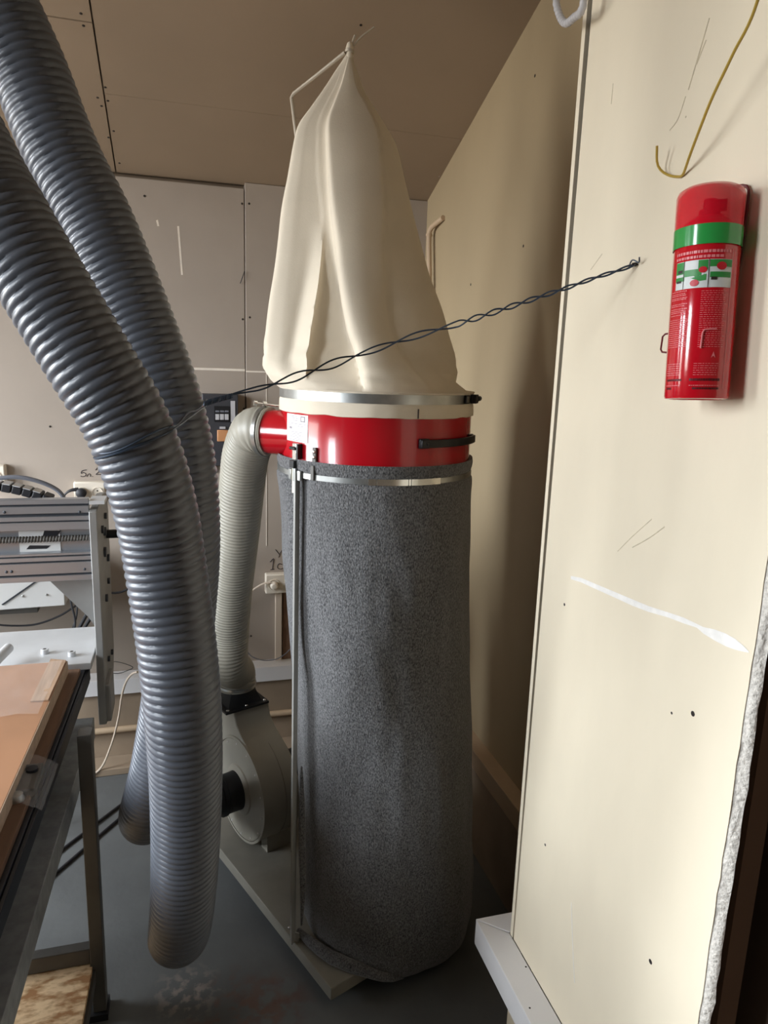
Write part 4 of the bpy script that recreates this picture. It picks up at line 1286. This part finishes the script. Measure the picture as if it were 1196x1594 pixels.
# gantry side plate
gp = MB()
prof_ = [(2.10, 0.83), (2.085, 0.70), (2.085, 0.60), (2.16, 0.585), (2.30, 0.60), (2.36, 0.66), (2.40, 0.72), (2.40, 0.86), (2.42, 1.18), (2.38, 1.25), (2.28, 1.262), (2.20, 1.252), (2.10, 1.245)]
gp.prism([(-0.256, y, z) for y, z in prof_], (0.021, 0, 0))
gpo = gp.build('gantry_plate', M['alu_plate'], cnc, bevel=0.002)
for (y, z, r_) in ((2.20, 1.17, 0.012), (2.26, 1.15, 0.014), (2.30, 1.19, 0.010), (2.24, 1.09, 0.016), (2.32, 1.05, 0.012), (2.30, 0.98, 0.010), (2.22, 0.95, 0.012), (2.2, 0.76, 0.009), (2.3, 0.74, 0.009)):
    MB().cyl((-0.236, y, z), (-0.228, y, z), r_, n=12).build('plate_bolt', M['alu_dark'], gpo)
MB().cyl((-0.236, 2.33, 1.125), (-0.195, 2.33, 1.125), 0.014, n=14).build('screw_end', M['black_plastic'], gpo)
MB().box(-0.256, 2.12, 1.262, -0.215, 2.20, 1.272).build('top_tab', M['alu_white'], gpo)
MB().prism([(-0.262, 2.20, 1.06), (-0.262, 2.20, 0.86), (-0.285, 2.20, 0.90), (-0.42, 2.20, 1.06)], (0, 0.012, 0)).build('gusset', M['alu_plate'], gpo)
MB().box(-0.250, 2.10, 0.60, -0.222, 2.22, 0.72).build('wheel_block', M['alu_plate'], gpo, bevel=0.004)
# gantry beams: grooved profiles
def profile_beam(z0, z1, y0, grooves, name):
    mb = MB().box(-1.7, y0 + 0.012, z0, -0.258, y0 + 0.032, z1)
    edges = [z0]
    for g0, g1 in grooves:
        edges += [g0, g1]
    edges.append(z1)
    for a, b in zip(edges[::2], edges[1::2]):
        mb.box(-1.7, y0, a, -0.258, y0 + 0.0125, b)
    o_ = mb.build(name, M['aluminium'], cnc, bevel=0.0012)
    for g0, g1 in grooves:
        MB().box(-1.7, y0 + 0.009, g0, -0.258, y0 + 0.013, g1).build('slot', M['alu_dark'], o_)
    return o_


Z = lambda py: PY(60, py, 2.12).z
ub = profile_beam(Z(826), Z(778), 2.12, [(Z(813.5), Z(811.5)), (Z(804.5), Z(800)), (Z(788.5), Z(785.5))], 'gantry_beam')
lb = profile_beam(Z(906), Z(862), 2.12, [(Z(897.5), Z(894.5)), (Z(877), Z(874.5)), (Z(868), Z(866))], 'gantry_beam')
for (px, py, ow) in ((7, 797.5, ub), (124, 797, ub), (10, 890.5, lb), (18, 890, lb), (132, 886, lb)):
    MB().dome(PY(px, py, 2.1195), (0, -1, 0), 0.004, 0.002).build('slot_bolt', M['alu_dark'], ow)
MB().box(-1.7, 2.150, Z(864), -0.258, 2.160, Z(824)).build('gantry_web', M['aluminium'], cnc)
wl = wrect(29, 826, 95, 858, 2.1495, 0.002).build('web_label', M['enclosure'], cnc)
MB().prism([PY(x, y, 2.1475) for x, y in ((69, 826), (95, 826), (88, 836), (66, 836))], (0, -0.0008, 0)).build('label_block', M['cable_black'], wl)
MB().prism([PY(x, y, 2.1475) for x, y in ((46, 849), (79, 849), (73, 854), (41, 855))], (0, -0.0008, 0)).build('label_block', M['cable_black'], wl)
zs_ = Z(841)
scr = []
MB().tube([V(-1.7 + 1.44 * i / 720, 2.132, zs_) for i in range(721)], 0.0085, 12, rfun=lambda i, th, r: r + 0.0016 * math.sin(i * 1.57 + th)).build('lead_screw', M['steel_dark'], cnc)
# drag chain arching above the beam
ch = MB()
arc = spline([PY(-60, 766, 2.20), PY(-20, 757, 2.20), PY(5, 757, 2.20), PY(35, 763, 2.20), PY(60, 770, 2.20), PY(82, 778, 2.20)], 9)
chain = None
for i, (a, b) in enumerate(zip(arc, arc[1:])):
    mid = (a + b) / 2
    d = (b - a)
    lk = MB().obox(mid, d * 0.46, V(0, 0.028, 0), d.cross(V(0, 1, 0)).normalized() * 0.011)
    if chain is None:
        chain = lk.build('drag_chain', M['cable_black'], cnc, bevel=0.003)
    else:
        lk.build('chain_link', M['cable_black'], chain, bevel=0.003)
for i in range(1, 8):
    a = arc[i]
    MB().obox((arc[i] + arc[i + 1]) / 2 + V(0, 0.0, 0.012), (arc[i + 1] - arc[i]) * 0.36, V(0, 0.026, 0), V(0, 0, 0.0015)).build('chain_cover', M['alu_white'], chain)
MB().tube(spline([PY(-40, 752, 2.3), PY(0, 744.5, 2.3), PY(30, 743, 2.3), PY(62, 750, 2.3), PY(88, 762, 2.3), PY(99, 775, 2.3), PY(101, 790, 2.3)], 40), 0.0065, 8).build('machine_cable', M['cable_grey'], cnc)

# cables hanging behind the gantry
for k, (pts, r_, lab_) in enumerate((([(108, 905), (110, 935), (117, 965), (114, 985), (103, 1012)], 0.0035, 'thin black cable nearest the white enclosure, hanging behind the gantry'),
                                     ([(118, 905), (120, 930), (119, 960), (110, 985), (100, 1010)], 0.0028, 'thin straight black cable second from the white enclosure behind the gantry'),
                                     ([(146, 930), (138, 950), (125, 975), (112, 1000), (106, 1012)], 0.006, 'thick black cable slanting down to the bolted plate behind the gantry'),
                                     ([(152, 935), (143, 958), (130, 980), (118, 1003), (112, 1014)], 0.006, 'thick black cable closest to the gantry side plate'),
                                     ([(-10, 972), (20, 974), (55, 972), (90, 960), (115, 945), (140, 928), (160, 915)], 0.0035, 'black cable sagging in a long arc behind the gantry'),
                                     ([(168, 922), (178, 923), (190, 921), (204, 914), (215, 905)], 0.004, 'double black lead leaving the gantry plate towards the hoses'))):
    o = MB().tube(spline([PY(x, y, 2.42 + 0.025 * k if k < 4 else 2.62) for x, y in pts] + ([V(-0.45 - 0.02 * k, 2.43 + 0.025 * k, 0.35), V(-0.50 - 0.03 * k, 2.44 + 0.025 * k, 0.008)] if k < 4 else []), 60), r_, 8).build('hanging_cable', M['cable_black'])
    tag(o, lab_, 'cable', 'cables behind the gantry')

# white enclosure on the wall below the gantry
en = thing('control_enclosure', 'white sheet metal enclosure under the gantry beam at the left edge', 'enclosure', (-0.75, 2.72, 0.80))
ea = PY(99, 899, 2.56)
MB().prism([(-1.25, 2.56, 0.800), (ea.x, 2.56, 0.818), (ea.x, 2.56, 0.930), (-1.25, 2.56, 0.930)], (0, 0.40, 0)).build('enclosure_body', M['enclosure'], en, bevel=0.003)
for (px, py) in ((36, 928), (73, 926)):
    MB().dome(PY(px, py, 2.56), (0, -1, 0), 0.0045, 0.003).build('enclosure_screw', M['galv'], en)
MB().prism([PY(2, 941, 2.5595), PY(5, 942, 2.5595), PY(60, 904, 2.5595), PY(57, 903, 2.5595)], (0, -0.0015, 0)).build('enclosure_seam', M['alu_dark'], en)
MB().box(-0.62, 2.60, 0.785, -0.50, 2.75, 0.803).build('enclosure_bracket', M['steel_dark'], en)

# sheet stock on the bed
ws = ybar(MB(), -0.98, -0.318, 0.95, 1.995, 0.812, 0.848)
o = ws.build('mdf_sheet', M['mdf'], bevel=0.001)
tag(o, 'brown board sheet lying on the machine bed', 'board')
ORG[o.name] = o.location.copy()
ybar(MB(), -0.3185, -0.3165, 0.95, 1.995, 0.8125, 0.8475).build('cut_edge', M['mdf_edge'], o)
vst = [PZ(x, y, 0.849) for x, y in ((79, 1027), (103, 1029), (75, 1091), (47, 1093))]
o = MB().prism(vst, (0, 0, 0.003)).build('veneer_strip', M['veneer'])
tag(o, 'pale veneer strip on the far corner of the brown board', 'wood strip')
random.seed(11)
gr = []
for i in range(15):
    row = []
    for k in range(13):
        x = -0.36 + 0.046 * k / 12 - 0.0 if False else tx(1.99 - 0.34 * i / 14, -0.60 + 0.272 * k / 12)
        y = 1.985 - 0.30 * i / 14
        row.append(V(x, y, 0.8535 + 0.004 * mn.noise(V(x * 22, y * 22, 0)) + 0.002 * mn.noise(V(x * 60, y * 40, 2))))
    gr.append(row)
o = MB().grid(gr).build('plastic_film', M['film'], angle=80, flip=True)
tag(o, 'crinkled clear film over the far end of the brown board', 'film')
# clamp on the side of the bed, wrapped in film
cl = thing('bed_clamp', 'small dark steel clamp on the bed edge beside the brown board', 'clamp', PZ(42, 1225, 0.80))
cq = PZ(44, 1215, 0.815)
MB().obox(cq, V(0.022, 0, 0), V(0, 0.05, 0), V(0, 0, 0.010)).build('clamp_bar', M['steel_dark'], cl, bevel=0.004)
MB().cyl(cq + V(0.004, 0.02, 0.008), cq + V(0.004, 0.02, 0.016), 0.012, n=14).build('clamp_nut', M['rail_black'], cl)
cq2 = PZ(26, 1243, 0.815)
MB().lathe(cq2, [(0.0001, 0.012), (0.012, 0.010), (0.016, 0.0), (0.014, -0.010)], 14).build('clamp_knob', M['galv'], cl)
gr = []
for i in range(12):
    row = []
    for k in range(8):
        y = cq.y + 0.075 - 0.17 * i / 11
        x = tx(y, -0.316 + 0.055 * k / 7)
        row.append(V(x, y, 0.832 - 0.030 * (k / 7) ** 1.5 + 0.005 * mn.noise(V(x * 60, y * 45, 5))))
    gr.append(row)
o = MB().grid(gr).build('plastic_film', M['film'], angle=80, flip=True)
tag(o, 'scrap of crinkled clear film draped over the bed clamp', 'film')

# strand board on the lower frame
rows_ = []
o = MB().prism([(-1.06, 0.70, 0.1502), (tx(0.70, -0.238), 0.70, 0.1502), (tx(1.653, -0.238), 1.653, 0.1502), (-0.2545, 1.653, 0.1502), (-0.2545, 1.70, 0.1502), (-1.06, 1.70, 0.1502)], (0, 0, 0.0128))
o = o.build('strand_board', M['osb'], bevel=0.001)
tag(o, 'pale strand board lying on the lower frame of the machine', 'board')
